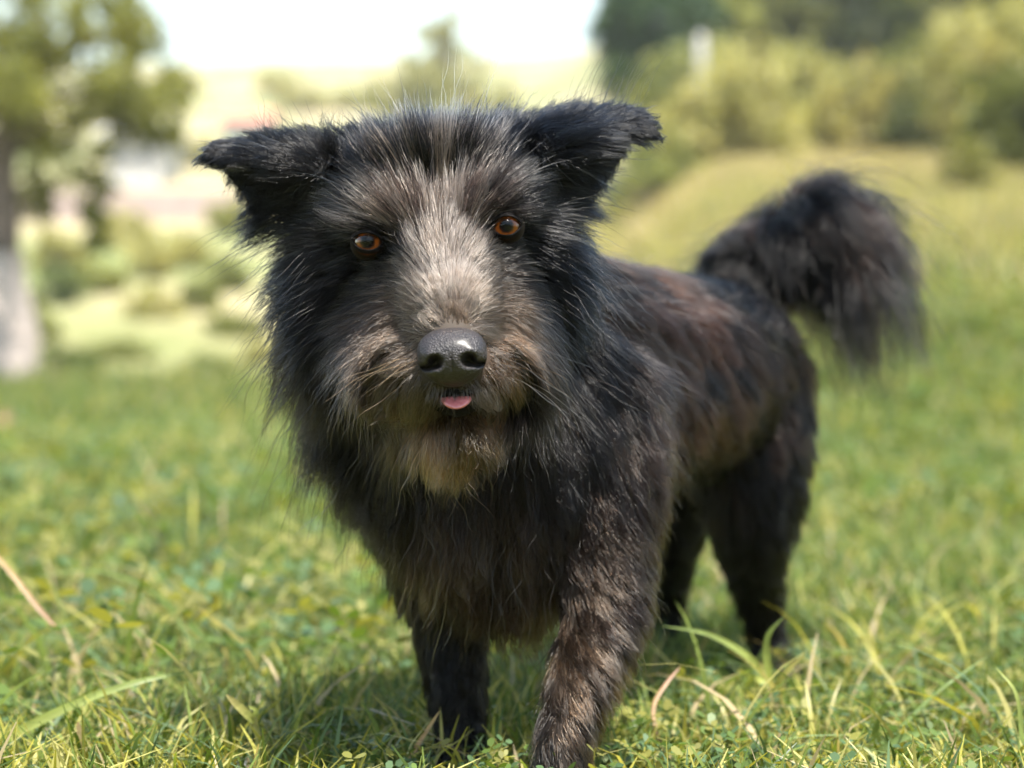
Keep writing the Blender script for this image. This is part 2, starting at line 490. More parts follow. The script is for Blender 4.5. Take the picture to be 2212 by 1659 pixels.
ROOF_RED = simple_mat('red_tiles', (0.48, 0.20, 0.14), 0.85, 6, .25)
ROOF_GREY = simple_mat('grey_sheet_roof', (0.45, 0.45, 0.46), 0.7, 4, .15)
prism_house('house', 235, 345, 292, 268, 45, 3.0, WHITE, ROOF_GREY, 'small white house glimpsed under the leaning tree crown')
prism_house('house', 478, 572, 262, 232, 85, 5.0, WHITE, ROOF_RED, 'house with red roof on the far hillside above the ear')
prism_house('house', 765, 850, 268, 252, 80, 5.0, WHITE, ROOF_GREY, 'white house roof peeping just above the dog head')
PINK = simple_mat('pinkish_stone', (0.34, 0.27, 0.25), 0.95, 2.5, .2, .2, .4)
def low_wall():
    d = 38; a, b = P(40, 400, d), P(520, 405, d)
    xm = (a[0] + b[0]) / 2; zb = min(float(terrain(a[0], d)), float(terrain(b[0], d))) - .3
    zt = P(0, 412, d)[2]
    base = np.array((xm, d, zb))
    bm = bmesh.new(); bmesh.ops.create_cube(bm, size=1)
    bmesh.ops.scale(bm, vec=(b[0] - a[0], .35, zt - zb), verts=bm.verts)
    bmesh.ops.bevel(bm, geom=bm.edges[:], offset=.04, segments=2)
    bmesh.ops.translate(bm, vec=(0, 0, (zt - zb) / 2), verts=bm.verts)
    me = bpy.data.meshes.new('garden_wall'); bm.to_mesh(me); bm.free(); me.materials.append(PINK)
    o = link('garden_wall', me); o.location = base
    prop(o, 'long low pinkish garden wall across the slope', 'wall')
low_wall()
def white_post():
    d = 30; x = (1514 - CX) / FOC * d
    zt, zb = P(0, 88, d)[2], float(terrain(x, d)) - .2
    root = empty('marker_post', (x, d, zb)); prop(root, 'white square post with capped top among the shrubs', 'post')
    r = 10 / FOC * d
    bm = bmesh.new(); bmesh.ops.create_cube(bm, size=1)
    bmesh.ops.scale(bm, vec=(2 * r, 2 * r, zt - zb), verts=bm.verts); bmesh.ops.translate(bm, vec=(0, 0, (zt - zb) / 2), verts=bm.verts)
    bmesh.ops.bevel(bm, geom=bm.edges[:], offset=.02, segments=2)
    me = bpy.data.meshes.new('shaft'); bm.to_mesh(me); bm.free(); me.materials.append(WHITE); link('shaft', me).parent = root
    bm = bmesh.new(); bmesh.ops.create_cone(bm, cap_ends=True, segments=4, radius1=r * 1.5, radius2=r * .3, depth=.12)
    bmesh.ops.rotate(bm, verts=bm.verts, matrix=Matrix.Rotation(math.pi / 4, 3, 'Z')); bmesh.ops.translate(bm, vec=(0, 0, zt - zb + .061), verts=bm.verts)
    me = bpy.data.meshes.new('cap'); bm.to_mesh(me); bm.free(); me.materials.append(WHITE); link('cap', me).parent = root
white_post()

# the trees behind the photographer, mirrored as a dark band in the dog's eyes
bl = []
for k in range(13):
    x_ = -26 + 4.4 * k + rng.normal() * .8; h_ = 4.5 + 2.5 * rng.random()
    bl.append((x_, -15 - 2.5 * rng.random(), h_ * .5, 2.6, 2.0, h_ * .55))
V, Fc, C = leaf_cloud(bl, 15000, .36, G_TEAL, .3)
prop(link('treeline', np_mesh('treeline', V, Fc, LEAF, C)), 'dark treeline mirrored in the dog eyes', 'treeline', kind='stuff')

# thin summer haze over the valley
bm = bmesh.new(); bmesh.ops.create_cube(bm, size=1)
bmesh.ops.scale(bm, vec=(760, 780, 60), verts=bm.verts); bmesh.ops.translate(bm, vec=(0, -40, 26), verts=bm.verts)
me = bpy.data.meshes.new('haze'); bm.to_mesh(me); bm.free()
m_ = bpy.data.materials.new('haze_air'); m_.use_nodes = True
t_ = m_.node_tree; t_.nodes.remove(t_.nodes['Principled BSDF'])
v_ = t_.nodes.new('ShaderNodeVolumePrincipled'); v_.inputs['Density'].default_value = .0011
v_.inputs['Color'].default_value = (.93, .95, .96, 1); v_.inputs['Anisotropy'].default_value = .2
t_.links.new(v_.outputs[0], t_.nodes['Material Output'].inputs['Volume'])
me.materials.append(m_)
prop(link('haze', me), 'pale summer haze over the valley', 'haze', kind='stuff')

# ------------------------------------------------------------------ grass
GRASS = leaf_mat('grass_blade', 0.45, 0.45, warm=(1.2, 1.15, 0.5))
def frustum_points(n, y0, y1, power=1.0, margin=.14, wide=.30):
    """Ground points between two distances, spread evenly over the strip the view takes in and a step beside it."""
    u = rng.random(n)
    a, b = wide, 2 * margin
    lo, hi = a * y0 * y0 + b * y0, a * y1 * y1 + b * y1
    v = lo + (hi - lo) * u ** power
    y = (-b + np.sqrt(b * b + 4 * a * v)) / (2 * a)
    x = (rng.random(n) * 2 - 1) * (wide * y + margin)
    return x, y

def patch(x, y, f, s):
    return (np.sin(x * f + s) * np.sin(y * f * .8 + 1.7 * s) + .6 * np.sin(x * f * 2.3 - y * f * 1.9 + s)) / 1.6 * .5 + .5

PAL = np.array([(.078, .122, .024), (.155, .205, .045), (.33, .31, .065), (.095, .15, .068), (.40, .32, .19), (.40, .37, .13)])
def blades(x, y, h, wdt, rows, lean=.55, straw=.04, yellow=.22):
    n = len(x)
    z = terrain(x, y)
    yaw = rng.random(n) * 2 * np.pi
    dirx, diry = np.cos(yaw), np.sin(yaw)
    ln = h * lean * (.3 + 1.2 * rng.random(n) ** 1.5)
    face = rng.random(n) * 2 * np.pi
    wx, wy = np.cos(face), np.sin(face)
    V = np.zeros((n, rows, 2, 3))
    for k in range(rows):
        u = k / (rows - 1)
        cx = x + dirx * ln * u ** 2; cy = y + diry * ln * u ** 2; cz = z - .004 + h * (u - .35 * (ln / h) * u ** 3)
        ww = wdt * (1 - u ** 2.2) * .5 + .0003
        V[:, k, 0] = np.stack([cx - wx * ww, cy - wy * ww, cz], 1)
        V[:, k, 1] = np.stack([cx + wx * ww, cy + wy * ww, cz], 1)
    base = (np.arange(n) * rows * 2)[:, None]
    q = []
    for k in range(rows - 1):
        q.append(np.concatenate([base + 2 * k, base + 2 * k + 1, base + 2 * k + 3, base + 2 * k + 2], 1))
    Fc = np.stack(q, 1).reshape(-1, 4)
    pt = patch(x, y, 2.6, 1.0) * .6 + patch(x, y, 9.0, 4.0) * .4
    r = rng.random(n)
    yellow = yellow + .45 * smooth(1.62, 1.3, y) * (patch(x, y, 4.2, 2.5) > .42)      # more yellow blades, in patches, nearest the camera
    far_ = smooth(5, 11, y) * smooth(.0, .1, x / y)      # the upper meadow is drier
    straw = straw + .4 * far_; yellow = yellow + .4 * far_
    k = np.where(r < straw, 4, np.where(r < straw + yellow * pt * 1.4, np.where(rng.random(n) < .5, 2, 5), np.where(rng.random(n) < .45, 1, np.where(rng.random(n) < .6, 0, 3))))
    C = PAL[k] * (.75 + .5 * rng.random((n, 1)))
    C = np.repeat(C[:, None, :], rows * 2, 1).reshape(-1, 3)
    return V.reshape(-1, 3), Fc, C

def grass_object(name, sets, label):
    V, Fc, C, off = [], [], [], 0
    for v, f, c in sets:
        V.append(v); Fc.append(f + off); C.append(c); off += len(v)
    o = link(name, np_mesh(name, np.concatenate(V), np.concatenate(Fc), GRASS, np.concatenate(C)))
    prop(o, label, 'grass', kind='stuff')
    return o

sets = []
x, y = frustum_points(52000, 1.0, 2.7)
hh = .013 + .034 * rng.random(len(x)) ** 1.5 + .034 * patch(x, y, 4.3, 2) ** 2
hh = np.where((np.abs(x - .025) < .06) & (y < 1.17), .012, hh)      # pressed down under the forefoot
sets.append(blades(x, y, hh, .0018 + .0022 * rng.random(len(x)), 4, .75))
x, y = frustum_points(1700, 1.25, 2.9)
sets.append(blades(x, y, 0.04 + .05 * rng.random(len(x)), .0018 + .0022 * rng.random(len(x)), 5, .9, straw=.2))
x, y = frustum_points(9000, 1.5, 5.0)
k = (x / y < -.12) & (patch(x, y, 3, 5) > .45)
x, y = x[k], y[k]
sets.append(blades(x, y, .06 + .10 * rng.random(len(x)), .003 + .004 * rng.random(len(x)), 5, .8, straw=.10))
x, y = frustum_points(420, 1.24, 2.3)
k = np.abs(x / y) > .10
x, y = x[k], y[k]
sets.append(blades(x, y, .06 + .07 * rng.random(len(x)), .003 + .0022 * rng.random(len(x)), 7, 1.7, straw=.25, yellow=.6))
x, y = frustum_points(70000, 2.6, 7.5)
sets.append(blades(x, y, 0.022 + .045 * rng.random(len(x)) + .02 * patch(x, y, 2, 1), .004 + .004 * rng.random(len(x)), 3, .7))
x, y = frustum_points(60000, 7.3, 17.5)
sets.append(blades(x, y, .06 + .10 * rng.random(len(x)), .014 + .012 * rng.random(len(x)), 2, .6))
x, y = frustum_points(9000, 11, 18)
k = x / y < .02
x, y = x[k], y[k]
sets.append(blades(x, y, .08 + .30 * rng.random(len(x)) * patch(x, y, 1.3, 2) ** 1.5, .02 + .015 * rng.random(len(x)), 3, .6, straw=.12))
x, y = frustum_points(42000, 16, 30)
k = x / y > .02
x, y = x[k], y[k]
sets.append(blades(x, y, .08 + .14 * rng.random(len(x)), .03 + .02 * rng.random(len(x)), 2, .6, straw=.3, yellow=.6))
grass_object('grass', sets, 'short green and yellowing meadow grass all round the dog')

# small broad-leaved weeds and clover in the sward
def leaflets(n, y0, y1, size, hmax):
    x, y = frustum_points(n, y0, y1)
    kx = np.clip(patch(x, y, 6, 3), 0, 1) > .42
    x, y = x[kx], y[kx]; n = len(x)
    z = terrain(x, y) + .006 + hmax * rng.random(n)
    Vs, Cs = [], []
    yaw0 = rng.random(n) * 6.28
    tilt = rng.normal(0, .35, (n, 2))
    col = np.where(rng.random((n, 1)) < .3, np.array([[.075, .13, .055]]), np.where(rng.random((n, 1)) < .5, np.array([[.09, .14, .03]]), np.array([[.20, .20, .05]]))) * (.75 + .5 * rng.random((n, 1)))
    s = size * (.6 + .8 * rng.random(n))
    for j in range(3):
        a = yaw0 + j * 2.094
        ca, sa = np.cos(a), np.sin(a)
        pts = []
        for (lu, lv) in ((.08, 0), (.45, .32), (.85, .30), (1.0, 0), (.85, -.30), (.45, -.32)):
            px = x + s * (ca * lu - sa * lv); py = y + s * (sa * lu + ca * lv)
            pz = z + s * (lu * .25 + tilt[:, 0] * (ca * lu - sa * lv) + tilt[:, 1] * (sa * lu + ca * lv))
            pts.append(np.stack([px, py, pz], 1))
        Vs.append(np.stack(pts, 1)); Cs.append(col)
    V = np.concatenate(Vs).reshape(-1, 3); C = np.repeat(np.concatenate(Cs), 6, 0)
    return V, np.arange(len(V)).reshape(-1, 6), C
weeds = leaflets(5200, 1.25, 4.2, .017, .085)
k = np.repeat((weeds[0].reshape(-1, 6, 3)[:, 0, 0] / weeds[0].reshape(-1, 6, 3)[:, 0, 1] < -.05), 1)
weeds = (weeds[0].reshape(-1, 6, 3)[k].reshape(-1, 3), None, weeds[2].reshape(-1, 6, 3)[k].reshape(-1, 3))
sets6 = [leaflets(16000, 1.0, 2.8, .0064, .034), leaflets(12000, 2.7, 7, .017, .07), weeds]
V = np.concatenate([s[0] for s in sets6]); C = np.concatenate([s[2] for s in sets6])
o = link('clover', np_mesh('clover', V, np.arange(len(V)).reshape(-1, 6), GRASS, C))
prop(o, 'low clover and broad leaved weeds between the grass blades', 'clover', kind='stuff')

# single long blades, sprouts and stems that stand out of the sward
def ribbon(path, w0, col0, col1, taper=1.6, twist=0.4, seg=16, vee=.35):
    """A creased leaf blade along a path: two halves meeting in a shallow keel."""
    p = spline(path, seg)
    tg = unit_(np.gradient(p, axis=0))
    side = unit_(np.cross(tg, np.array((.25, -1.0, .35))))
    nrm = unit_(np.cross(side, tg))
    u = np.linspace(0, 1, seg)
    wdt = w0 * np.minimum(1, .55 + u * 2.2) * (1 - u ** taper) + .0002
    a = twist * (u - .3)
    sd = side * np.cos(a)[:, None] + nrm * np.sin(a)[:, None]
    L = p + sd * wdt[:, None] * .5 + nrm * (wdt * vee * .5)[:, None]
    R = p - sd * wdt[:, None] * .5 + nrm * (wdt * vee * .5)[:, None]
    V = np.stack([L, p, R], 1).reshape(-1, 3)
    f = []
    for i in range(seg - 1):
        f += [(3 * i, 3 * i + 1, 3 * i + 4, 3 * i + 3), (3 * i + 1, 3 * i + 2, 3 * i + 5, 3 * i + 4)]
    C = np.array(col0)[None] * (1 - u)[:, None] + np.array(col1)[None] * u[:, None]
    return V, np.array(f), np.repeat(C, 3, 0)
def unit_(v): return v / (np.linalg.norm(v, axis=-1, keepdims=True) + 1e-12)

def blade_thing(name, px, w0, col0, col1, label, cat='grass blade', taper=2.2, twist=.5):
    path = [P(*q) for q in px]
    base = path[0]
    V, f, C = ribbon([q - base for q in path], w0 * .72, col0, col1, taper, twist)
    C = C * (.8 + .4 * rng.random((len(C), 1)))
    o = link(name, np_mesh(name, V, f, GRASS, C, smooth=True)); o.location = base
    prop(o, label, cat)

GR, YG, PG, DRY, PNK = (.13, .20, .05), (.30, .33, .08), (.20, .27, .10), (.42, .30, .15), (.36, .20, .14)
blade_thing('long_grass_blade', [(565, 1560, 1.75), (540, 1490, 1.74), (480, 1415, 1.72), (400, 1335, 1.70), (310, 1265, 1.68), (200, 1232, 1.66), (70, 1246, 1.64)], .0075, GR, PG, 'long grass blade arching over to the left edge of the meadow', twist=.2)
blade_thing('long_grass_blade', [(-60, 1630, 1.28), (60, 1570, 1.285), (200, 1505, 1.29), (330, 1465, 1.30), (480, 1440, 1.33)], .0090, YG, PG, 'broad bright yellow-green blade lying diagonally in the lower left corner', twist=.2)
blade_thing('long_grass_blade', [(1830, 1690, 1.26), (1890, 1630, 1.255), (1960, 1590, 1.25), (2040, 1583, 1.245), (2075, 1590, 1.24)], .0075, PG, GR, 'wide green blade bending over in the lower right corner')
blade_thing('long_grass_blade', [(1600, 1670, 1.25), (1650, 1620, 1.245), (1720, 1592, 1.24), (1828, 1587, 1.235)], .0035, PG, PG, 'thin green blade curving right beneath the grass sprout')
blade_thing('long_grass_blade', [(1870, 1640, 1.32), (1940, 1575, 1.33), (2030, 1490, 1.34), (2135, 1415, 1.36)], .0042, PG, GR, 'straight slender blade leaning right across the right hand grass')
blade_thing('long_grass_blade', [(310, 1680, 1.21), (325, 1610, 1.21), (345, 1530, 1.21)], .0050, (.10, .15, .03), (.16, .20, .05), 'upright dark green blade near the lower left corner')
blade_thing('long_grass_blade', [(625, 1640, 1.27), (635, 1585, 1.27), (655, 1525, 1.27)], .0060, YG, YG, 'short upright yellow-green blade left of the far foreleg')
blade_thing('long_grass_blade', [(1050, 1690, 1.24), (1062, 1610, 1.24), (1068, 1545, 1.24)], .0055, YG, (.34, .36, .07), 'upright yellow-green blade between the two forelegs')
blade_thing('long_grass_blade', [(2190, 1700, 1.24), (2205, 1600, 1.24), (2195, 1500, 1.24), (2150, 1440, 1.25)], .0050, PG, YG, 'tall blade at the right edge of the picture')
blade_thing('dry_stem', [(-40, 1165, 1.52), (30, 1245, 1.50), (80, 1310, 1.49), (130, 1365, 1.48)], .0050, DRY, PNK, 'pinkish brown dry stem slanting in from the left edge', 'stem', 6, .1)
blade_thing('dry_stem', [(872, 1665, 1.22), (905, 1605, 1.225), (950, 1535, 1.23)], .0038, PNK, DRY, 'reddish straw leaning right in front of the far foreleg', 'stem', 6, .1)
blade_thing('dry_stem', [(1450, 1640, 1.30), (1420, 1590, 1.31), (1412, 1525, 1.32), (1440, 1475, 1.33), (1470, 1440, 1.34)], .0040, DRY, PNK, 'crooked brown twig right of the striding foreleg', 'stem', 6, .3)
blade_thing('dry_stem', [(180, 1690, 1.22), (176, 1620, 1.22), (168, 1558, 1.22)], .0055, (.18, .19, .06), (.30, .22, .12), 'stubby cut-off stem in the lower left corner', 'stem', 12, .1)
blade_thing('dry_stem', [(690, 1680, 1.25), (684, 1640, 1.25), (680, 1605, 1.25)], .0035, YG, DRY, 'tiny cut stalk at the bottom edge left of the dog', 'stem', 12, .1)
blade_thing('dry_stem', [(300, 1575, 1.34), (275, 1610, 1.34), (330, 1545, 1.36), (355, 1520, 1.37)], .0065, PNK, DRY, 'fallen pinkish leaf stalk in the lower left grass', 'stem', 6, .3)

def multi(name, label, cat, items):
    base = P(*items[0][0][0])
    root = empty(name, base); prop(root, label, cat)
    for px, w0, c0, c1, tp, nm in items:
        V, f, C = ribbon([P(*q) - base for q in px], w0 * .75, c0, c1, tp, .4)
        C = C * (.8 + .4 * rng.random((len(C), 1)))
        link(nm, np_mesh(nm, V, f, GRASS, C, smooth=True)).parent = root
multi('grass_sprout', 'pale stemmed grass sprout with splayed blades before the hind leg', 'grass sprout', [
    ([(1672, 1590, 1.42), (1672, 1530, 1.415), (1662, 1470, 1.41), (1640, 1430, 1.405)], .0085, (.42, .36, .22), (.40, .36, .14), 5, 'stem'),
    ([(1650, 1460, 1.41), (1610, 1415, 1.40), (1530, 1370, 1.39), (1430, 1352, 1.38)], .0080, YG, PG, 2.0, 'blade'),
    ([(1664, 1480, 1.40), (1655, 1420, 1.395), (1660, 1370, 1.39), (1695, 1330, 1.385)], .0085, YG, PG, 2.0, 'blade'),
    ([(1672, 1500, 1.40), (1690, 1460, 1.395), (1742, 1408, 1.39)], .0075, YG, (.40, .34, .12), 2.2, 'blade'),
    ([(1664, 1490, 1.42), (1630, 1465, 1.43), (1595, 1500, 1.44)], .0070, YG, YG, 2.0, 'blade'),
])
multi('weed_stalk', 'jointed weed stalk with a bent bud at the bottom left', 'weed', [
    ([(562, 1690, 1.24), (560, 1620, 1.24), (550, 1560, 1.24), (540, 1545, 1.24)], .0050, (.28, .30, .08), (.34, .30, .12), 9, 'stem'),
    ([(550, 1560, 1.24), (520, 1530, 1.235), (488, 1500, 1.23)], .0070, (.30, .32, .08), (.40, .33, .15), 5, 'bud'),
    ([(548, 1555, 1.24), (552, 1535, 1.24), (535, 1525, 1.24)], .0050, YG, YG, 2.2, 'leaf'),
])
def flower(px, py, d, r, col, label):
    c = P(px, py, d); g = np.array((c[0], c[1], float(terrain(c[0], c[1]))))
    root = empty('meadow_flower', g); prop(root, label, 'flower')
    v, f = tube(spline([g - g, (c - g) * .5 + (.004, 0, 0), c - g], 6), np.full(6, .0009), 6)
    link('stem', np_mesh('stem', v, f, STEM, smooth=True)).parent = root
    bm = bmesh.new()
    for k in range(9):
        a = k * 6.283 / 9
        vs = [bm.verts.new(Vector(c - g) + Vector((math.cos(a + o_) * r * q, -.3 * r * q, math.sin(a + o_) * r * q))) for q, o_ in ((.2, 0), (.7, .3), (1, 0), (.7, -.3))]
        bm.faces.new(vs)
    me = bpy.data.meshes.new('petals'); bm.to_mesh(me); bm.free(); me.materials.append(simple_mat('petal', col, .6, 50, .1)); link('petals', me).parent = root
STEM = simple_mat('flower_stem', (.12, .18, .05), .6, 60, .2)
flower(1845, 1200, 2.35, .008, (.75, .38, .03), 'single orange flower head in the grass right of the hind leg')
flower(15, 1190, 2.3, .007, (.72, .45, .05), 'tiny yellow flower at the left edge above the dry stem')
flower(520, 1645, 1.26, .0055, (.85, .85, .85), 'tiny white flower at the bottom edge left of the dog')
flower(10, 900, 6.0, .022, (.62, .30, .25), 'pinkish flower head far back at the left edge')

# ------------------------------------------------------------------ the dog
def ico(center, radii, sub=2, rot=None):
    bm = bmesh.new(); bmesh.ops.create_icosphere(bm, subdivisions=sub, radius=1)
    v = np.array([q.co for q in bm.verts]); f = np.array([[q.index for q in fc.verts] for fc in bm.faces])
    bm.free()
    v = v * np.asarray(radii)
    if rot is not None: v = v @ np.asarray(rot).T
    return v + np.asarray(center), f
_ICO = ico((0, 0, 0), (1, 1, 1), 2)

def chain(pts, n=14, squash=(1, 1, 1)):
    """Overlapping balls along a spline of (px, py, depth, radius m)."""
    q = np.array([(*P(a, b, c), r) for a, b, c, r in pts])
    s = spline(q, n)
    return [(_ICO[0] * np.array(squash) * p[3] + p[:3], _ICO[1]) for p in s]

def sheet(top, bottom, thick=.006, nu=14, nv=9, bulge=0.0):
    """A thin closed slab between two picture curves (ear leather)."""
    A = spline([P(*p) for p in top], nu); B = spline([P(*p) for p in bottom], nu)
    g = np.array([[A[i] * (1 - t) + B[i] * t for t in np.linspace(0, 1, nv)] for i in range(nu)])
    tt = np.sin(np.linspace(0, np.pi, nv))[None, :, None]
    g = g + tt * np.array((0, -bulge, 0))
    du = np.gradient(g, axis=0); dv = np.gradient(g, axis=1)
    nn = np.cross(du, dv); nn /= np.linalg.norm(nn, axis=2)[:, :, None] + 1e-9
    V = np.concatenate([(g + nn * thick / 2).reshape(-1, 3), (g - nn * thick / 2).reshape(-1, 3)])
    off = nu * nv; Fc = []
    id_ = lambda i, j: i * nv + j
    for i in range(nu - 1):
        for j in range(nv - 1):
            a, b, c, d_ = id_(i, j), id_(i, j + 1), id_(i + 1, j + 1), id_(i + 1, j)
            Fc += [(a, b, c), (a, c, d_), (off + a, off + c, off + b), (off + a, off + d_, off + c)]
    rim = [id_(i, 0) for i in range(nu)] + [id_(nu - 1, j) for j in range(1, nv)] + [id_(i, nv - 1) for i in range(nu - 2, -1, -1)] + [id_(0, j) for j in range(nv - 2, 0, -1)]
    for a, b in zip(rim, rim[1:] + rim[:1]):
        Fc += [(a, off + a, off + b), (a, off + b, b)]
    return V, np.array(Fc)

EYE_L, EYE_R = P(796, 524, 1.143), P(1094, 490, 1.143)
EYE_RAD = .0108

parts = []
add = parts.extend
# skull, brow, cheeks, muzzle
parts.append(ico(P(950, 490, 1.208), (.064, .070, .053), 3))
parts.append(ico(P(950, 418, 1.20), (.054, .058, .038), 3))
add(chain([(670, 372, 1.212, .015), (735, 385, 1.208, .022), (810, 392, 1.205, .030)], 7))
add(chain([(1215, 332, 1.215, .016), (1150, 350, 1.21, .023), (1080, 368, 1.205, .030)], 7))
add(chain([(800, 470, 1.155, .014), (850, 478, 1.145, .016), (905, 500, 1.142, .018)], 7))
add(chain([(1095, 440, 1.155, .014), (1050, 455, 1.145, .016), (1000, 490, 1.142, .018)], 7))
add(chain([(775, 560, 1.19, .030), (760, 640, 1.20, .036), (800, 700, 1.20, .034)], 6))
add(chain([(1115, 530, 1.19, .030), (1130, 610, 1.20, .034), (1095, 680, 1.20, .032)], 6))
add(chain([(952, 520, 1.165, .034), (965, 600, 1.135, .031), (972, 680, 1.108, .026), (977, 755, 1.092, .0195)], 14))
add(chain([(845, 655, 1.165, .024), (865, 740, 1.132, .0255), (905, 795, 1.105, .0215), (950, 812, 1.094, .014)], 10))
add(chain([(1078, 640, 1.165, .023), (1070, 730, 1.132, .0240), (1043, 790, 1.105, .0205), (1008, 810, 1.094, .014)], 10))
add(chain([(885, 570, 1.158, .024), (892, 640, 1.142, .0245), (895, 710, 1.122, .022)], 7))
add(chain([(1035, 555, 1.158, .024), (1052, 630, 1.142, .0245), (1058, 705, 1.122, .022)], 7))
add(chain([(985, 800, 1.18, .032), (983, 870, 1.140, .024), (982, 925, 1.112, .0165)], 8))
# neck and trunk
add(chain([(955, 500, 1.25, .062), (985, 680, 1.275, .078), (1030, 860, 1.275, .086), (1062, 1010, 1.275, .080), (1085, 1150, 1.27, .058)], 14))
add(chain([(1090, 830, 1.33, .098), (1200, 850, 1.37, .100), (1350, 830, 1.44, .086), (1480, 810, 1.52, .078), (1548, 800, 1.585, .070)], 14))
add(chain([(1120, 970, 1.33, .078), (1300, 905, 1.40, .064), (1430, 880, 1.50, .056)], 10))
# shoulders and legs
add(chain([(1240, 900, 1.29, .060), (1275, 1060, 1.26, .048), (1300, 1210, 1.24, .033), (1308, 1320, 1.225, .0265), (1268, 1440, 1.200, .0215), (1225, 1580, 1.178, .0180), (1203, 1700, 1.168, .0175), (1196, 1752, 1.160, .021)], 30))
add(chain([(1196, 1762, 1.152, .022), (1190, 1772, 1.130, .017)], 4))
add(chain([(990, 1080, 1.29, .050), (985, 1220, 1.29, .037), (978, 1340, 1.287, .026), (985, 1470, 1.282, .0205), (995, 1590, 1.280, .0165), (998, 1640, 1.276, .019)], 24))
add(chain([(998, 1655, 1.268, .021), (996, 1664, 1.250, .016)], 4))
add(chain([(1560, 820, 1.575, .070), (1605, 960, 1.555, .054), (1622, 1080, 1.55, .040), (1625, 1180, 1.56, .028), (1640, 1290, 1.61, .019), (1660, 1380, 1.625, .0165), (1672, 1440, 1.620, .0175)], 28))
add(chain([(1676, 1462, 1.61, .020), (1690, 1472, 1.585, .016)], 4))
add(chain([(1470, 880, 1.64, .070), (1440, 1040, 1.655, .050), (1425, 1160, 1.67, .036), (1430, 1270, 1.73, .022), (1432, 1370, 1.735, .0165), (1432, 1420, 1.72, .019)], 24))
# tail
TAIL = [(1545, 690, 1.60, .030), (1590, 615, 1.615, .018), (1645, 545, 1.63, .015), (1705, 480, 1.635, .014), (1765, 445, 1.64, .013), (1810, 475, 1.64, .011), (1835, 540, 1.635, .008)]
add(chain(TAIL, 26))
# ears: upright leather and the folded flap
parts.append(sheet([(760, 330, 1.20), (640, 318, 1.212), (520, 312, 1.222), (455, 312, 1.226)], [(690, 480, 1.205), (610, 470, 1.215), (545, 445, 1.222), (490, 375, 1.226)], .007))
parts.append(sheet([(745, 328, 1.195), (640, 314, 1.206), (520, 308, 1.218), (452, 310, 1.223)], [(690, 395, 1.172), (590, 375, 1.178), (500, 372, 1.188), (432, 352, 1.20)], .006, bulge=.010))
parts.append(sheet([(1110, 290, 1.20), (1220, 262, 1.216), (1310, 244, 1.228), (1385, 244, 1.232)], [(1180, 460, 1.205), (1240, 450, 1.216), (1300, 410, 1.226), (1362, 312, 1.232)], .007))
parts.append(sheet([(1120, 292, 1.196), (1220, 260, 1.21), (1310, 241, 1.224), (1392, 242, 1.229)], [(1190, 360, 1.176), (1280, 325, 1.186), (1368, 312, 1.198), (1432, 306, 1.208)], .006, bulge=.010))

V, Fc = join(parts)
raw = np_mesh('raw', V, Fc)
tmp = link('raw', raw)
md = tmp.modifiers.new('r', 'REMESH'); md.mode = 'VOXEL'; md.voxel_size = .0034
md = tmp.modifiers.new('s', 'SMOOTH'); md.factor = .5; md.iterations = 6
dg = bpy.context.evaluated_depsgraph_get(); dg.update()
body_me = bpy.data.meshes.new_from_object(tmp.evaluated_get(dg))
bpy.data.objects.remove(tmp)

# eye sockets: press the skin back round each eyeball
nv = len(body_me.vertices)
co = np.empty(nv * 3); body_me.vertices.foreach_get('co', co); co = co.reshape(-1, 3)
for e in (EYE_L, EYE_R):
    dxz = np.hypot(co[:, 0] - e[0], (co[:, 2] - e[2]) * 1.25)
    front = (co[:, 1] < e[1] + .03)
    q = np.hypot(co[:, 0] - e[0], co[:, 2] - e[2])
    g = np.exp(-(dxz / .0115) ** 4) * front
    target = np.where(q < .0058, e[1] - .001, e[1] - np.sqrt(np.maximum(EYE_RAD ** 2 - np.minimum(q, .0095) ** 2, 0)) + .0004)
    co[:, 1] += g * np.clip(target - co[:, 1], -.003, .03)
body_me.vertices.foreach_set('co', co.ravel())
for p in body_me.polygons: p.use_smooth = True
body_me.update()

DOG = empty('dog', (float(P(1250, 0, 1.4)[0]), 1.4, 0.0))
prop(DOG, 'shaggy black terrier dog with grizzled tan muzzle walking through the grass', 'dog')
bpy.context.view_layer.update()
m, t, b, out = new_mat('dog_skin')
r, nz = noise_col(t, 60, [(.3, (.010, .009, .008)), (.7, (.022, .018, .016))])
t.links.new(r.outputs[0], b.inputs['Base Color']); b.inputs['Roughness'].default_value = .75
b.inputs['Specular IOR Level'].default_value = .2
SKIN = m
body_me.materials.clear(); body_me.materials.append(SKIN)
body_me.name = 'body'
body = link('body', body_me, DOG)

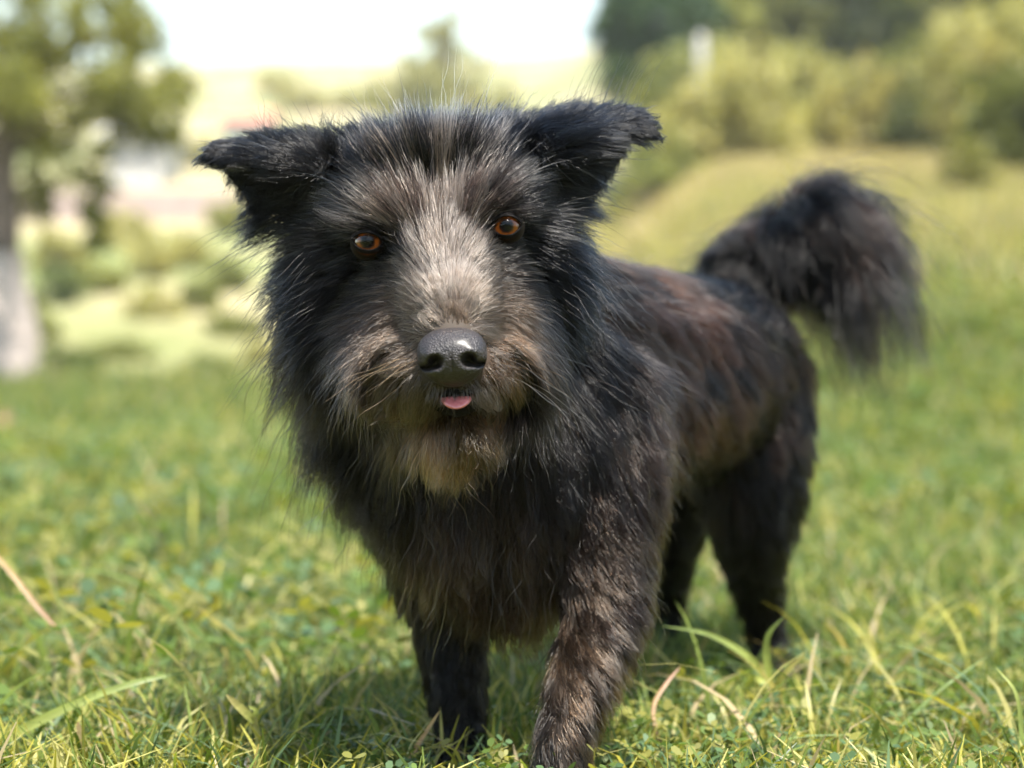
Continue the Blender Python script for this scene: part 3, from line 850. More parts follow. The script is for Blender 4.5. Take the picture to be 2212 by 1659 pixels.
# ---- nose
def nose():
    c = P(977, 772, 1.076)
    nu, nvv = 96, 64
    th = np.linspace(0, 2 * np.pi, nu, endpoint=False); ph = np.linspace(0.02, np.pi - .02, nvv)
    T, Ph = np.meshgrid(th, ph)
    # pole axis along the view so the fine rings sit at the front
    x = np.sin(Ph) * np.cos(T); z = np.sin(Ph) * np.sin(T); y = -np.cos(Ph)
    sgn = lambda a, p: np.sign(a) * np.abs(a) ** p
    W = .0192 * (1 + .10 * z - .16 * np.clip(-z, 0, 1) ** 2)
    X = sgn(x, .86) * W; Z = sgn(z, .90) * .0165; Y = y * .0150
    Y = Y + .0045 * np.clip(-z, 0, 1) ** 1.5 * 0.8 + .0035 * np.clip(z, 0, 1) ** 2
    front = np.clip(-y, 0, 1)
    for s in (-1, 1):
        # nostril, and the slit that sweeps down to its outer side
        g = np.exp(-(((X - s * .0092) / .0034) ** 2 + ((Z + .0020 + s * 0) / .0031) ** 2) ** 1.6)
        Y += g * .0140 * front ** .5
        for u in np.linspace(0, 1, 9):
            g = np.exp(-(((X - s * (.0115 + .0060 * u)) / .0016) ** 2 + ((Z + .0042 + .0006 * math.sin(u * 3)) / .0013) ** 2))
            Y += g * .0042 * front ** .3
        g = np.exp(-(((X - s * .0128) / .0045) ** 2 + ((Z - .0022) / .0034) ** 2))
        Y -= g * .0017
        g = np.exp(-(((X - s * .0090) / .0050) ** 2 + ((Z + .0085) / .0030) ** 2))
        Y -= g * .0014
    Y += np.exp(-(X / .0009) ** 2) * .0012 * np.clip((.004 - Z) / .008, 0, 1) * front
    V = np.stack([X, Y, Z], 2).reshape(-1, 3)
    a = math.radians(-4)
    V = V @ np.array([[math.cos(a), 0, math.sin(a)], [0, 1, 0], [-math.sin(a), 0, math.cos(a)]]).T
    Fq = []
    for i in range(nvv - 1):
        for j in range(nu):
            Fq.append((i * nu + j, (i + 1) * nu + j, (i + 1) * nu + (j + 1) % nu, i * nu + (j + 1) % nu))
    m, t, b, out = new_mat('nose_leather')
    r, nz = noise_col(t, 140, [(.3, (.011, .0092, .0098)), (.75, (.026, .021, .022))])
    t.links.new(r.outputs[0], b.inputs['Base Color'])
    b.inputs['Roughness'].default_value = .46; b.inputs['Specular IOR Level'].default_value = .3
    b.inputs['Coat Weight'].default_value = .28; b.inputs['Coat Roughness'].default_value = .3
    tc = t.nodes.new('ShaderNodeTexCoord'); vo = t.nodes.new('ShaderNodeTexVoronoi'); vo.inputs['Scale'].default_value = 900
    t.links.new(tc.outputs['Object'], vo.inputs['Vector'])
    bump(t, b, vo.outputs['Distance'], .8, .0008)
    me = np_mesh('nose', V, Fq, m, smooth=True)
    o = link('nose', me); o.location = c; o.parent = DOG; o.matrix_parent_inverse = DOG.matrix_basis.inverted()
nose()

# ---- eyes
def eye_mat():
    m, t, b, out = new_mat('amber_eye')
    tc = t.nodes.new('ShaderNodeTexCoord')
    sep = t.nodes.new('ShaderNodeSeparateXYZ'); t.links.new(tc.outputs['Object'], sep.inputs[0])
    cb = t.nodes.new('ShaderNodeCombineXYZ'); t.links.new(sep.outputs['X'], cb.inputs[0]); t.links.new(sep.outputs['Z'], cb.inputs[1])
    ln = t.nodes.new('ShaderNodeVectorMath'); ln.operation = 'LENGTH'; t.links.new(cb.outputs[0], ln.inputs[0])
    nz = t.nodes.new('ShaderNodeTexNoise'); nz.inputs['Scale'].default_value = 500; t.links.new(tc.outputs['Object'], nz.inputs['Vector'])
    ma = t.nodes.new('ShaderNodeMath'); ma.operation = 'MULTIPLY_ADD'; ma.inputs[1].default_value = .0014
    t.links.new(nz.outputs['Fac'], ma.inputs[0]); t.links.new(ln.outputs['Value'], ma.inputs[2])
    mp = t.nodes.new('ShaderNodeMapRange'); mp.inputs['From Max'].default_value = .0108; t.links.new(ma.outputs[0], mp.inputs['Value'])
    r = t.nodes.new('ShaderNodeValToRGB'); el = r.color_ramp.elements
    stops = [(0, (.002, .002, .002)), (.35, (.002, .0015, .0015)), (.42, (.035, .008, .0015)), (.52, (.26, .064, .005)), (.63, (.21, .050, .004)), (.71, (.04, .012, .004)), (.86, (.012, .008, .006)), (1, (.02, .015, .012))]
    while len(el) < len(stops): el.new(.5)
    for e, (p, c) in zip(el, stops): e.position = p; e.color = (*c, 1)
    t.links.new(mp.outputs[0], r.inputs['Fac']); t.links.new(r.outputs[0], b.inputs['Base Color'])
    b.inputs['Roughness'].default_value = .6; b.inputs['Specular IOR Level'].default_value = .05
    return m
EYEM = eye_mat()
def cornea_mat():
    m, t, b, out = new_mat('clear_cornea')
    t.nodes.remove(b)
    tr = t.nodes.new('ShaderNodeBsdfTransparent'); gl = t.nodes.new('ShaderNodeBsdfGlossy'); gl.inputs['Roughness'].default_value = .03
    fr = t.nodes.new('ShaderNodeFresnel'); fr.inputs['IOR'].default_value = 1.32
    ms = t.nodes.new('ShaderNodeMixShader')
    t.links.new(fr.outputs[0], ms.inputs[0]); t.links.new(tr.outputs[0], ms.inputs[1]); t.links.new(gl.outputs[0], ms.inputs[2])
    t.links.new(ms.outputs[0], out.inputs[0])
    return m
CORNEA = cornea_mat()
LID = simple_mat('eyelid_skin', (.006, .005, .005), .7, 200, .3, .08)
def eye(c, tilt, open_):
    bm = bmesh.new(); bmesh.ops.create_uvsphere(bm, u_segments=48, v_segments=32, radius=EYE_RAD)
    for f in bm.faces: f.smooth = True
    for v in bm.verts:      # dished iris
        q = math.hypot(v.co.x, v.co.z)
        if v.co.y < 0 and q < .0080: v.co.y = -.00760 + .0006 * (1 - (q / .0080) ** 2)
    me = bpy.data.meshes.new('eye'); bm.to_mesh(me); bm.free(); me.materials.append(EYEM)
    o = link('eye', me); o.location = c; o.parent = DOG; o.matrix_parent_inverse = DOG.matrix_basis.inverted()
    cv, cf = [], []
    for i in range(11):
        q = .0070 * i / 10
        for k in range(32):
            a_ = k * 6.2832 / 32
            cv.append((q * math.cos(a_), -math.sqrt((EYE_RAD + .0002) ** 2 - q * q) - .0022 * math.exp(-(q / .0052) ** 2), q * math.sin(a_)))
    for i in range(10):
        for k in range(32): cf.append((i * 32 + k, i * 32 + (k + 1) % 32, (i + 1) * 32 + (k + 1) % 32, (i + 1) * 32 + k))
    link('cornea', np_mesh('cornea', np.array(cv), cf, CORNEA, smooth=True)).parent = o
    # lids: two curved skin bands that hug the ball
    R = EYE_RAD + .0007
    nu, nw = 28, 7
    for up in (1, -1):
        V = []
        for i in range(nu):
            u = i / (nu - 1) * 2 - 1
            xx = u * .0088
            edge = (.0049 if up > 0 else .0053) * open_ * max(0, 1 - abs(u) ** 2.2) ** .8
            for j in range(nw):
                wj = j / (nw - 1)
                zz = up * (edge + wj * .0020)
                q = math.hypot(xx, zz)
                yy = -math.sqrt(max(R * R - q * q, 1e-7)) if q < R * .97 else -math.sqrt(R * R * (1 - .97 ** 2))
                yy -= .0006 + .0020 * math.exp(-(q / .0052) ** 2)
                ct, st = math.cos(tilt), math.sin(tilt)
                V.append((xx * ct - zz * st, yy, xx * st + zz * ct))
        Fq = []
        for i in range(nu - 1):
            for j in range(nw - 1):
                Fq.append((i * nw + j, (i + 1) * nw + j, (i + 1) * nw + j + 1, i * nw + j + 1))
        lm = np_mesh('eyelid', np.array(V), Fq, LID, smooth=True)
        lo = link('eyelid', lm); lo.parent = o
        sm = lo.modifiers.new('thick', 'SOLIDIFY'); sm.thickness = .0008; sm.offset = 1
eye(EYE_L, math.radians(-6), .95); eye(EYE_R, math.radians(4), 1.08)

# ---- mouth: dark lips and the tip of the tongue
def lips():
    pts = [P(905, 840, 1.090), P(940, 852, 1.086), P(982, 848, 1.084), P(1025, 847, 1.086), P(1055, 830, 1.090)]
    v, f = tube(spline(pts, 20), np.interp(np.linspace(0, 1, 20), [0, .5, 1], [.0012, .0022, .0012]), 10)
    link('upper_lip', np_mesh('upper_lip', v, f, LID, smooth=True), DOG)
    pts = [P(915, 862, 1.100), P(948, 880, 1.094), P(985, 888, 1.092), P(1025, 878, 1.094), P(1055, 856, 1.100)]
    v, f = tube(spline(pts, 20), np.interp(np.linspace(0, 1, 20), [0, .5, 1], [.0015, .0036, .0015]), 10)
    link('lower_lip', np_mesh('lower_lip', v, f, LID, smooth=True), DOG)
    bm = bmesh.new(); bmesh.ops.create_uvsphere(bm, u_segments=32, v_segments=20, radius=1)
    for vv in bm.verts:
        x, y, z = vv.co
        z2 = z * .0052 - .0022 * (1 - x * x) - (.0012 * math.exp(-(x / .16) ** 2) if z > 0 else 0)
        vv.co = (x * .0088, y * .011, z2 * .58)
    for f in bm.faces: f.smooth = True
    me = bpy.data.meshes.new('tongue'); bm.to_mesh(me); bm.free()
    m, t, b, out = new_mat('tongue_skin')
    r, nz = noise_col(t, 400, [(.3, (.40, .10, .11)), (.7, (.54, .18, .18))])
    t.links.new(r.outputs[0], b.inputs['Base Color']); b.inputs['Roughness'].default_value = .3
    b.inputs['Subsurface Weight'].default_value = .2; b.inputs['Subsurface Radius'].default_value = (.004, .0015, .001)
    b.inputs['Coat Weight'].default_value = .5; b.inputs['Coat Roughness'].default_value = .15
    bump(t, b, nz.outputs['Fac'], .3, .0006)
    me.materials.append(m)
    o = link('tongue', me); o.location = P(986, 858, 1.087); o.rotation_euler = (math.radians(25), math.radians(-3), 0)
    o.parent = DOG; o.matrix_parent_inverse = DOG.matrix_basis.inverted()
lips()

# ------------------------------------------------------------------ the coat
bm = bmesh.new(); bm.from_mesh(body_me)
BVH = BVHTree.FromBMesh(bm); bm.free()
CAMP = Vector((0, 0, CAMZ))
def hit(px, py):
    d_ = Vector(P(px, py, 1.0)) - CAMP; d_.normalize()
    loc, nrm, idx, dist = BVH.ray_cast(CAMP, d_, 5)
    return loc, nrm

BLK = (.0030, .0028, .0030); BLU = (.0030, .0034, .0046); BRN = (.022, .012, .0085); RED = (.034, .0145, .009)  # BLU: black hair with the sky's blue sheen put into its colour
GRZ = (.085, .060, .043); TAN = (.15, .092, .055); LGT = (.175, .136, .108); WHT = (.225, .192, .168); GRY = (.085, .078, .076)
ORG = (.21, .085, .028); PALE = (.070, .046, .021); DKG = (.014, .0125, .0125); DKB = (.009, .0062, .005)
# picture x, y, comb direction dx, dy, lift, length cm, colour, share of hairs in the second colour, second colour, waviness
GUIDES = [
 # bridge and stop
 (975, 700, 0, -1, .2, .9, LGT, .3, GRY, 0), (935, 700, -.7, -.5, .2, 1.0, LGT, .3, GRZ, 0), (1020, 695, .7, -.5, .2, 1.0, LGT, .3, GRZ, 0),
 (975, 650, 0, -1, .18, .9, WHT, .1, GRZ, 0), (935, 650, -.55, -.8, .2, 1.1, LGT, .45, GRZ, 0), (1015, 640, .5, -.8, .2, 1.1, LGT, .45, GRZ, 0), (900, 660, -.8, -.1, .2, 1.3, GRZ, .5, DKB, 0), (1050, 650, .8, -.1, .2, 1.3, GRZ, .5, DKB, 0),
 (972, 590, 0, -1, .2, 1.6, WHT, .1, GRZ, 0), (915, 610, -.8, -.5, .22, 1.6, DKB, .55, LGT, 0), (1038, 600, .8, -.5, .22, 1.6, DKB, .55, LGT, 0),
 (962, 530, 0, -1, .25, 2.4, WHT, .35, DKB, .1), (910, 550, -.6, -.75, .25, 2.0, DKB, .5, LGT, .1), (1022, 535, .55, -.8, .25, 2.0, DKB, .5, LGT, .1),
 (955, 480, -.03, -1, .2, 3.8, DKB, .6, WHT, .15), (900, 480, -.3, -.95, .2, 3.4, BRN, .4, LGT, .15), (1010, 465, .25, -.95, .2, 3.4, BRN, .4, LGT, .15),
 (945, 420, -.03, -1, .2, 4.4, BLK, .45, LGT, .15), (885, 420, -.25, -.95, .2, 4.4, BLK, .40, TAN, .15), (1005, 405, .18, -.97, .2, 4.4, BLK, .36, LGT, .15),
 (940, 360, 0, -1, .25, 3.2, BLU, .46, LGT, .1), (860, 370, -.32, -.9, .25, 3.6, BLU, .36, TAN, .1), (1040, 350, .32, -.9, .25, 3.4, BLU, .30, GRY, .1),
 (945, 320, 0, -1, .35, 2.1, BLU, .34, GRY, .1), (850, 325, -.5, -.85, .25, 2.0, BLU, .16, GRY, .1), (1040, 310, .45, -.88, .25, 1.9, BLU, .14, GRY, .1),
 # brows
 (850, 470, -.7, -.7, .25, 3.0, BLK, .42, LGT, .15), (800, 480, -.95, -.25, .35, 2.8, BLK, .45, GRY, .1), (1060, 440, .65, -.7, .25, 2.8, BLK, .4, GRY, .1), (1105, 440, .9, -.3, .35, 2.4, BLU, .35, GRY, .1),
 (770, 440, -.95, -.3, .35, 3.6, BLK, .35, GRY, .1), (1140, 410, .95, -.2, .35, 3.4, BLU, .25, GRY, .1),
 (745, 505, -.98, .2, .3, 3.4, BLK, .38, GRY, .1), (1150, 470, .98, .2, .3, 3.2, BLU, .25, GRY, .1),
 # round the eyes
 (855, 530, -.6, -.6, .15, .6, BLK, .25, GRZ, 0), (1040, 500, .5, -.7, .15, .6, BLK, .25, GRZ, 0), (795, 562, -.95, .1, .15, .7, BLK, .1, GRY, 0), (1095, 530, .95, .1, .15, .7, BLK, .1, GRY, 0),
 (845, 575, -1, -.05, .2, 1.5, BLK, .4, LGT, 0), (1070, 545, 1, -.1, .2, 1.5, BLK, .4, LGT, 0),
 # cheeks
 (790, 600, -.9, .35, .25, 1.8, DKG, .25, GRZ, .1), (1120, 575, .9, .35, .25, 1.8, BLK, .2, GRZ, .1),
 (850, 640, -.85, .4, .28, 1.6, DKB, .28, GRZ, .1), (1080, 625, .85, .4, .28, 1.6, DKB, .28, GRZ, .1), (820, 620, -.9, .35, .28, 1.6, DKG, .2, GRZ, .1), (1105, 600, .9, .35, .28, 1.6, BLK, .2, GRZ, .1),
 (740, 570, -.9, .45, .22, 3.2, BLK, .15, GRY, .15), (1165, 540, .9, .45, .22, 3.0, BLU, .08, GRY, .15),
 (720, 640, -.7, .75, .24, 3.6, BLK, .06, GRZ, .2), (1180, 620, .7, .75, .24, 3.4, BLU, .04, GRZ, .2),
 (790, 680, -.75, .65, .35, 3.6, DKB, .12, GRZ, .2), (1140, 660, .7, .7, .35, 3.4, BLK, .15, BRN, .2),
 (760, 740, -.5, .9, .28, 4.2, BLK, .1, BRN, .25), (1150, 730, .5, .9, .28, 4.0, BLK, .1, BRN, .25),
 # muzzle sides and moustache
 (900, 720, -.8, .25, .28, 1.2, LGT, .35, GRZ, .1), (1060, 710, .8, .25, .28, 1.2, LGT, .35, GRZ, .1),
 (860, 700, -.6, .75, .25, 1.9, GRZ, .55, BRN, .15), (1090, 690, .6, .75, .25, 1.9, GRZ, .55, BRN, .15), (815, 720, -.45, .9, .28, 2.8, DKB, .28, GRZ, .2), (1120, 710, .4, .9, .28, 2.6, DKB, .28, TAN, .2), (780, 650, -.8, .6, .3, 2.4, DKB, .12, GRZ, .1), (1140, 630, .8, .6, .3, 2.4, BLK, .12, GRZ, .1),
 (880, 770, -.5, .85, .25, 1.8, GRZ, .40, LGT, .25), (1068, 760, .5, .85, .25, 1.8, GRZ, .40, LGT, .2),
 (845, 760, -.4, .92, .3, 3.6, DKB, .42, TAN, .35), (1092, 745, .35, .93, .28, 3.0, DKB, .45, ORG, .35),
 (905, 815, -.35, .93, .3, 2.0, GRZ, .45, LGT, .35), (1045, 810, .35, .93, .3, 2.0, GRZ, .5, TAN, .35),
 (865, 810, -.3, .95, .3, 4.2, DKB, .5, LGT, .4), (1078, 800, .25, .96, .28, 3.6, DKB, .55, ORG, .4),
 (945, 832, -.3, .9, .25, .9, GRY, .4, BLK, .2), (1010, 830, .3, .9, .25, .9, GRY, .4, BLK, .2),
 # chin and beard
 (982, 925, 0, 1, .3, 4.4, PALE, .4, TAN, .5), (935, 920, -.25, 1, .3, 4.4, DKB, .6, ORG, .5), (1030, 915, .2, 1, .3, 4.0, DKB, .62, ORG, .5), (985, 905, 0, 1, .3, 1.4, PALE, .3, GRY, .2),
 (985, 945, 0, 1, .25, 3.4, PALE, .3, GRZ, .35),
 # ears
 (500, 335, -.95, .25, .1, .9, BLK, .12, GRY, .1), (460, 335, -.9, .45, .12, .9, BLK, .15, GRY, .1), (600, 345, -.97, .1, .14, 1.3, BLK, .12, GRY, .1), (690, 350, -.95, -.15, .3, 3.2, BLK, .12, GRY, .1),
 (600, 320, -.75, -.5, .4, 1.6, BLK, .08, GRY, .1), (700, 330, -.7, -.6, .3, 2.0, BLK, .08, GRY, .1), (560, 430, -.4, .9, .15, .8, BLK, 0, BLK, .1), (620, 440, -.9, .4, .3, 4.0, BLK, .08, GRY, .1), (680, 440, -.95, .2, .3, 4.4, BLK, .25, GRY, .1),
 (650, 480, -.85, .5, .25, 3.6, BLK, .12, GRY, .15), (690, 520, -.85, .5, .25, 3.6, BLK, .25, GRY, .15),
 (1300, 275, .95, .1, .12, 1.2, BLU, .06, GRY, .1), (1380, 280, .85, .5, .1, .9, BLU, .1, GRY, .1), (1420, 290, .75, .65, .1, 1.0, BLK, .1, GRY, .1), (1210, 300, .95, -.1, .3, 3.2, BLU, .08, GRY, .1),
 (1200, 270, .6, -.7, .3, 2.0, BLU, .05, GRY, .2), (1330, 250, .75, -.4, .25, 1.6, BLU, .05, GRY, .2), (1260, 420, .4, .9, .15, .8, BLK, 0, BLK, .1), (1180, 400, .95, .15, .3, 4.0, BLU, .06, GRY, .1), (1200, 470, .85, .5, .25, 3.4, BLU, .05, GRY, .15), (1320, 340, .2, .9, .12, .7, BLK, 0, BLK, 0),
 # mane and chest
 (720, 760, -.42, .9, .30, 6.2, BLK, .05, BRN, .25), (700, 850, -.3, .95, .32, 7.0, BLK, .06, BRN, .25), (760, 900, -.28, 1, .32, 6.0, BLK, .06, BRN, .25), (760, 1000, -.3, .95, .28, 5.5, BLK, .05, BRN, .25),
 (820, 1100, -.05, 1, .22, 4.4, BLK, .06, BRN, .25), (880, 1180, .1, 1, .22, 4.2, BLK, .15, BRN, .3), (930, 1030, -.1, 1, .25, 5.5, BLK, .2, BRN, .3), (1040, 1000, 0, 1, .25, 5.5, BLK, .3, BRN, .3),
 (1050, 1080, .02, 1, .28, 6.0, BRN, .5, GRZ, .35), (1000, 1140, -.08, 1, .28, 6.0, BRN, .4, GRZ, .35), (1070, 1160, 0, 1, .3, 5.5, BRN, .42, GRZ, .35), (1040, 1230, 0, 1, .25, 3.6, BRN, .42, GRZ, .35), (960, 1230, -.1, 1, .3, 5.0, BRN, .45, BLK, .35), (1110, 1230, .1, 1, .3, 5.0, BRN, .45, BLK, .35), (1110, 1100, .05, 1, .28, 6.0, BRN, .5, BLK, .35),
 (1170, 1020, .15, 1, .3, 6.0, BLK, .3, BRN, .35), (1200, 900, .3, .95, .35, 6.0, BLK, .25, BRN, .3), (1250, 780, .4, .9, .35, 5.5, BLK, .12, BRN, .25), (1200, 1120, .1, 1, .3, 5.0, BLK, .3, BRN, .3), (1290, 900, .35, .9, .3, 5.0, BLK, .2, BRN, .3),
 # shoulder, near foreleg
 (1320, 1020, .4, .9, .22, 2.6, BLK, .3, BRN, .2), (1280, 1150, .5, .8, .25, 1.9, BRN, .35, GRZ, .2), (1230, 1180, .5, .8, .25, 2.2, BRN, .35, GRZ, .2), (1340, 1180, .5, .8, .25, 2.0, BLK, .4, BRN, .2),
 (1300, 1260, .65, .7, .12, 2.4, GRZ, .5, BLK, .1), (1340, 1300, .7, .7, .3, 2.0, BLK, .4, BRN, .1), (1270, 1330, .6, .75, .12, 2.6, GRZ, .5, BLK, .1), (1310, 1380, .65, .7, .14, 2.4, GRZ, .5, BLK, .1), (1250, 1430, .5, .8, .12, 2.6, TAN, .55, BLK, .1),
 (1285, 1470, .6, .75, .25, 1.6, BRN, .5, GRZ, .1), (1220, 1540, .35, .9, .12, 2.4, TAN, .55, BLK, .1), (1245, 1580, .4, .9, .25, 1.4, BRN, .4, BLK, .1), (1200, 1640, .2, .95, .18, 1.3, GRZ, .5, BLK, .1),
 # far foreleg
 (960, 1280, -.2, 1, .25, 2.0, BLK, .1, BRN, .2), (970, 1400, -.1, 1, .22, 1.5, BLK, .12, BRN, .1), (990, 1520, .1, 1, .2, 1.5, BLK, .15, BRN, .1), (998, 1630, 0, 1, .2, 1.0, BLK, .15, BRN, .1),
 # trunk
 (1350, 680, .8, .5, .18, 3.0, BRN, .5, BLK, .15), (1420, 660, .85, .45, .18, 3.0, RED, .5, BLK, .15), (1500, 670, .8, .6, .2, 3.2, RED, .45, BLK, .15), (1400, 760, .6, .8, .18, 3.2, DKG, .3, GRZ, .15), (1450, 850, .45, .9, .2, 3.5, RED, .5, BLK, .15),
 (1380, 900, .4, .9, .2, 3.5, BRN, .4, GRZ, .15), (1400, 1000, .5, .85, .18, 2.2, BRN, .5, BLK, .2), (1440, 1040, .5, .85, .18, 1.8, BLK, .35, BRN, .2), (1500, 1000, .5, .85, .18, 2.0, BLK, .35, BRN, .2), (1530, 780, .5, .85, .2, 3.2, RED, .5, BLK, .15),
 (1600, 740, .55, .85, .22, 3.4, BRN, .5, BLK, .15), (1560, 900, .4, .9, .22, 3.6, RED, .5, BLK, .2), (1640, 860, .45, .9, .18, 2.6, BLK, .4, BRN, .2), (1620, 1000, .4, .9, .2, 2.8, BLK, .4, RED, .2), (1680, 980, .3, .95, .18, 2.4, BLK, .3, BRN, .2),
 (1560, 1060, .3, .95, .2, 2.4, BLK, .25, BRN, .2), (1640, 1120, .3, .95, .2, 2.6, BLK, .2, BRN, .2), (1690, 1120, .35, .9, .2, 2.8, BLK, .2, BRN, .2), (1640, 1240, .2, .97, .2, 2.0, BLK, .15, BRN, .15), (1650, 1340, .1, 1, .22, 2.0, BLK, .1, BRN, .1), (1670, 1430, .1, 1, .2, 1.4, BLK, .1, BRN, .1),
 (1430, 1180, .1, 1, .2, 1.8, BLK, .1, BRN, .2), (1430, 1300, .05, 1, .22, 2.2, BLK, .1, BRN, .1), (1430, 1390, 0, 1, .2, 1.5, BLK, .1, BRN, .1),
 # tail plume
 (1575, 640, .4, -.6, .2, 1.8, BLK, .2, BRN, .15), (1600, 610, .1, -.6, .25, 2.0, BLK, .1, BRN, .15), (1640, 560, -.6, -.3, .35, 2.6, BLK, .15, BRN, .15), (1660, 555, .5, .8, .2, 4.0, BLK, .2, BRN, .15), (1700, 490, .3, .4, .3, 3.5, BLK, .35, RED, .15), (1720, 500, .2, .97, .3, 7.5, BLK, .2, BRN, .15),
 (1760, 445, .4, .2, .3, 3.0, BLK, .45, RED, .15), (1780, 470, .22, .96, .3, 9.5, BLK, .2, BRN, .15), (1800, 455, .35, .7, .3, 5.0, BLK, .3, BRN, .15), (1815, 490, .2, .97, .25, 9.2, BLK, .2, BRN, .15), (1825, 520, .15, .97, .25, 9.2, BLK, .2, BRN, .15), (1835, 550, .2, .97, .3, 9.8, BLK, .2, BRN, .15), (1840, 560, .1, 1, .35, 9.0, BLK, .2, BRN, .15),
]

def build_guides():
    rows = []
    for (px, py, dx, dy, lift, L, c1, sh, c2, wav) in GUIDES:
        loc, nrm = hit(px, py)
        if loc is None:
            loc, nrm, idx, dist = BVH.find_nearest(Vector(P(px, py, 1.25 if px < 1350 and py < 1250 else 1.6)))
        n = np.array(nrm); L = L / 100
        dvec = np.array((dx, 0.0, -dy)); dvec /= np.linalg.norm(dvec) + 1e-9
        if abs(n[1]) > .25:
            dvec[1] = -(dvec[0] * n[0] + dvec[2] * n[2]) / n[1]
            dvec[1] = np.clip(dvec[1], -1.2, 1.2)
        dvec /= np.linalg.norm(dvec)
        rows.append((*loc, *dvec, lift, L, *c1, sh, *c2, wav))
    return np.array(rows)
GUID = build_guides()

me = body_me; me.calc_loop_triangles()
tri = np.empty(len(me.loop_triangles) * 3, dtype=np.int32); me.loop_triangles.foreach_get('vertices', tri); tri = tri.reshape(-1, 3)
nrmv = np.empty(len(me.vertices) * 3); me.vertices.foreach_get('normal', nrmv); nrmv = nrmv.reshape(-1, 3)
A_, B_, C_ = co[tri[:, 0]], co[tri[:, 1]], co[tri[:, 2]]
area = np.linalg.norm(np.cross(B_ - A_, C_ - A_), axis=1) / 2
cen = (A_ + B_ + C_) / 3
fn = np.cross(B_ - A_, C_ - A_); fn /= np.linalg.norm(fn, axis=1)[:, None] + 1e-12
view = np.array((0, 0, CAMZ)) - cen; view /= np.linalg.norm(view, axis=1)[:, None]
facing = (fn * view).sum(1)

def interp(p, sig):
    """Blend the combing guides over skin points p."""
    out = np.zeros((len(p), GUID.shape[1] - 3))
    for s in range(0, len(p), 20000):
        q = p[s:s + 20000]
        d2 = ((q[:, None, :] - GUID[None, :, :3]) ** 2).sum(2)
        wgt = np.exp(-d2 / (2 * sig ** 2)) + 1e-7 / (d2 + 1e-4)
        wgt /= wgt.sum(1)[:, None]
        out[s:s + 20000] = wgt @ GUID[:, 3:]
    return out

vt = interp(co, .012)
skin_c = (vt[:, 5:8] * (1 - vt[:, 8:9]) + vt[:, 9:12] * vt[:, 8:9]) * .38 + .003
at_ = body_me.attributes.new('tint', 'FLOAT_COLOR', 'POINT')
c4 = np.ones((len(co), 4), dtype=np.float32); c4[:, :3] = skin_c
at_.data.foreach_set('color', c4.ravel())
_t = SKIN.node_tree; _a = _t.nodes.new('ShaderNodeAttribute'); _a.attribute_name = 'tint'
_t.links.new(_a.outputs['Color'], _t.nodes['Principled BSDF'].inputs['Base Color'])

def sample(n, sel, weight):
    wgt = area * weight * sel
    wgt /= wgt.sum()
    k = rng.choice(len(tri), n, p=wgt)
    r1, r2 = np.sqrt(rng.random(n)), rng.random(n)
    bc = np.stack([1 - r1, r1 * (1 - r2), r1 * r2], 1)
    p = (np.stack([A_[k], B_[k], C_[k]], 1) * bc[:, :, None]).sum(1)
    n_ = (nrmv[tri[k]] * bc[:, :, None]).sum(1); n_ /= np.linalg.norm(n_, axis=1)[:, None]
    return p, n_

def unit(v): return v / (np.linalg.norm(v, axis=-1, keepdims=True) + 1e-12)

def strands(p, n, prm, K, gravity, jitter, lenvar=.35):
    """Grow strands (N,K,3) from roots."""
    N = len(p)
    d0 = prm[:, :3]; lift = prm[:, 3:4]; L = prm[:, 4:5] * (1 - lenvar + 1.3 * lenvar * rng.random((N, 1))); wav = prm[:, 12:13]
    dt = unit(d0 - n * (d0 * n).sum(1, keepdims=True))
    jit = rng.normal(size=(N, 3)) * jitter
    start = unit(dt * (1 - lift) + n * (lift * 1.9) + jit)
    end = unit(dt + n * lift * .35 + np.array((0, 0, -1.0)) * gravity * np.clip(L / .05, .15, 1.4) + jit * 1.6)
    pts = np.zeros((N, K, 3)); pts[:, 0] = p - n * .0008
    ax = unit(np.cross(dt, n)); ph = rng.random((N, 1)) * 6.28; fr = 1.2 + 2.2 * rng.random((N, 1)); am = wav * L * .16 * (.3 + rng.random((N, 1)))
    for k in range(1, K):
        u = (k - .5) / (K - 1)
        pts[:, k] = pts[:, k - 1] + unit(start * (1 - u) + end * u) * L / (K - 1)
    for k in range(1, K):
        u = k / (K - 1)
        pts[:, k] += ax * am * np.sin(ph + u * fr * 6.28) * u + n * am * np.cos(ph * 1.7 + u * fr * 6.28) * u * .6
    return pts, L[:, 0]

def clump(pts, p, n, prm, nclump, K, gravity, jitter, amount, sel, weight, sig, lscale):
    cp, cn = sample(nclump, sel, weight)
    cprm = interp(cp, sig); cprm[:, 4] *= lscale
    cpts, _ = strands(cp, cn, cprm, K, gravity, jitter, .2)
    kd = KDTree(nclump)
    for i, q in enumerate(cp): kd.insert(q, i)
    kd.balance()
    idx = np.array([kd.find(q)[1] for q in p])
    u = np.linspace(0, 1, K)[None, :, None]
    f = amount[:, None, None] * u ** 1.3
    tgt = cpts[idx]
    # limit reach so short hairs keep their own length
    return pts * (1 - f) + tgt * f, idx

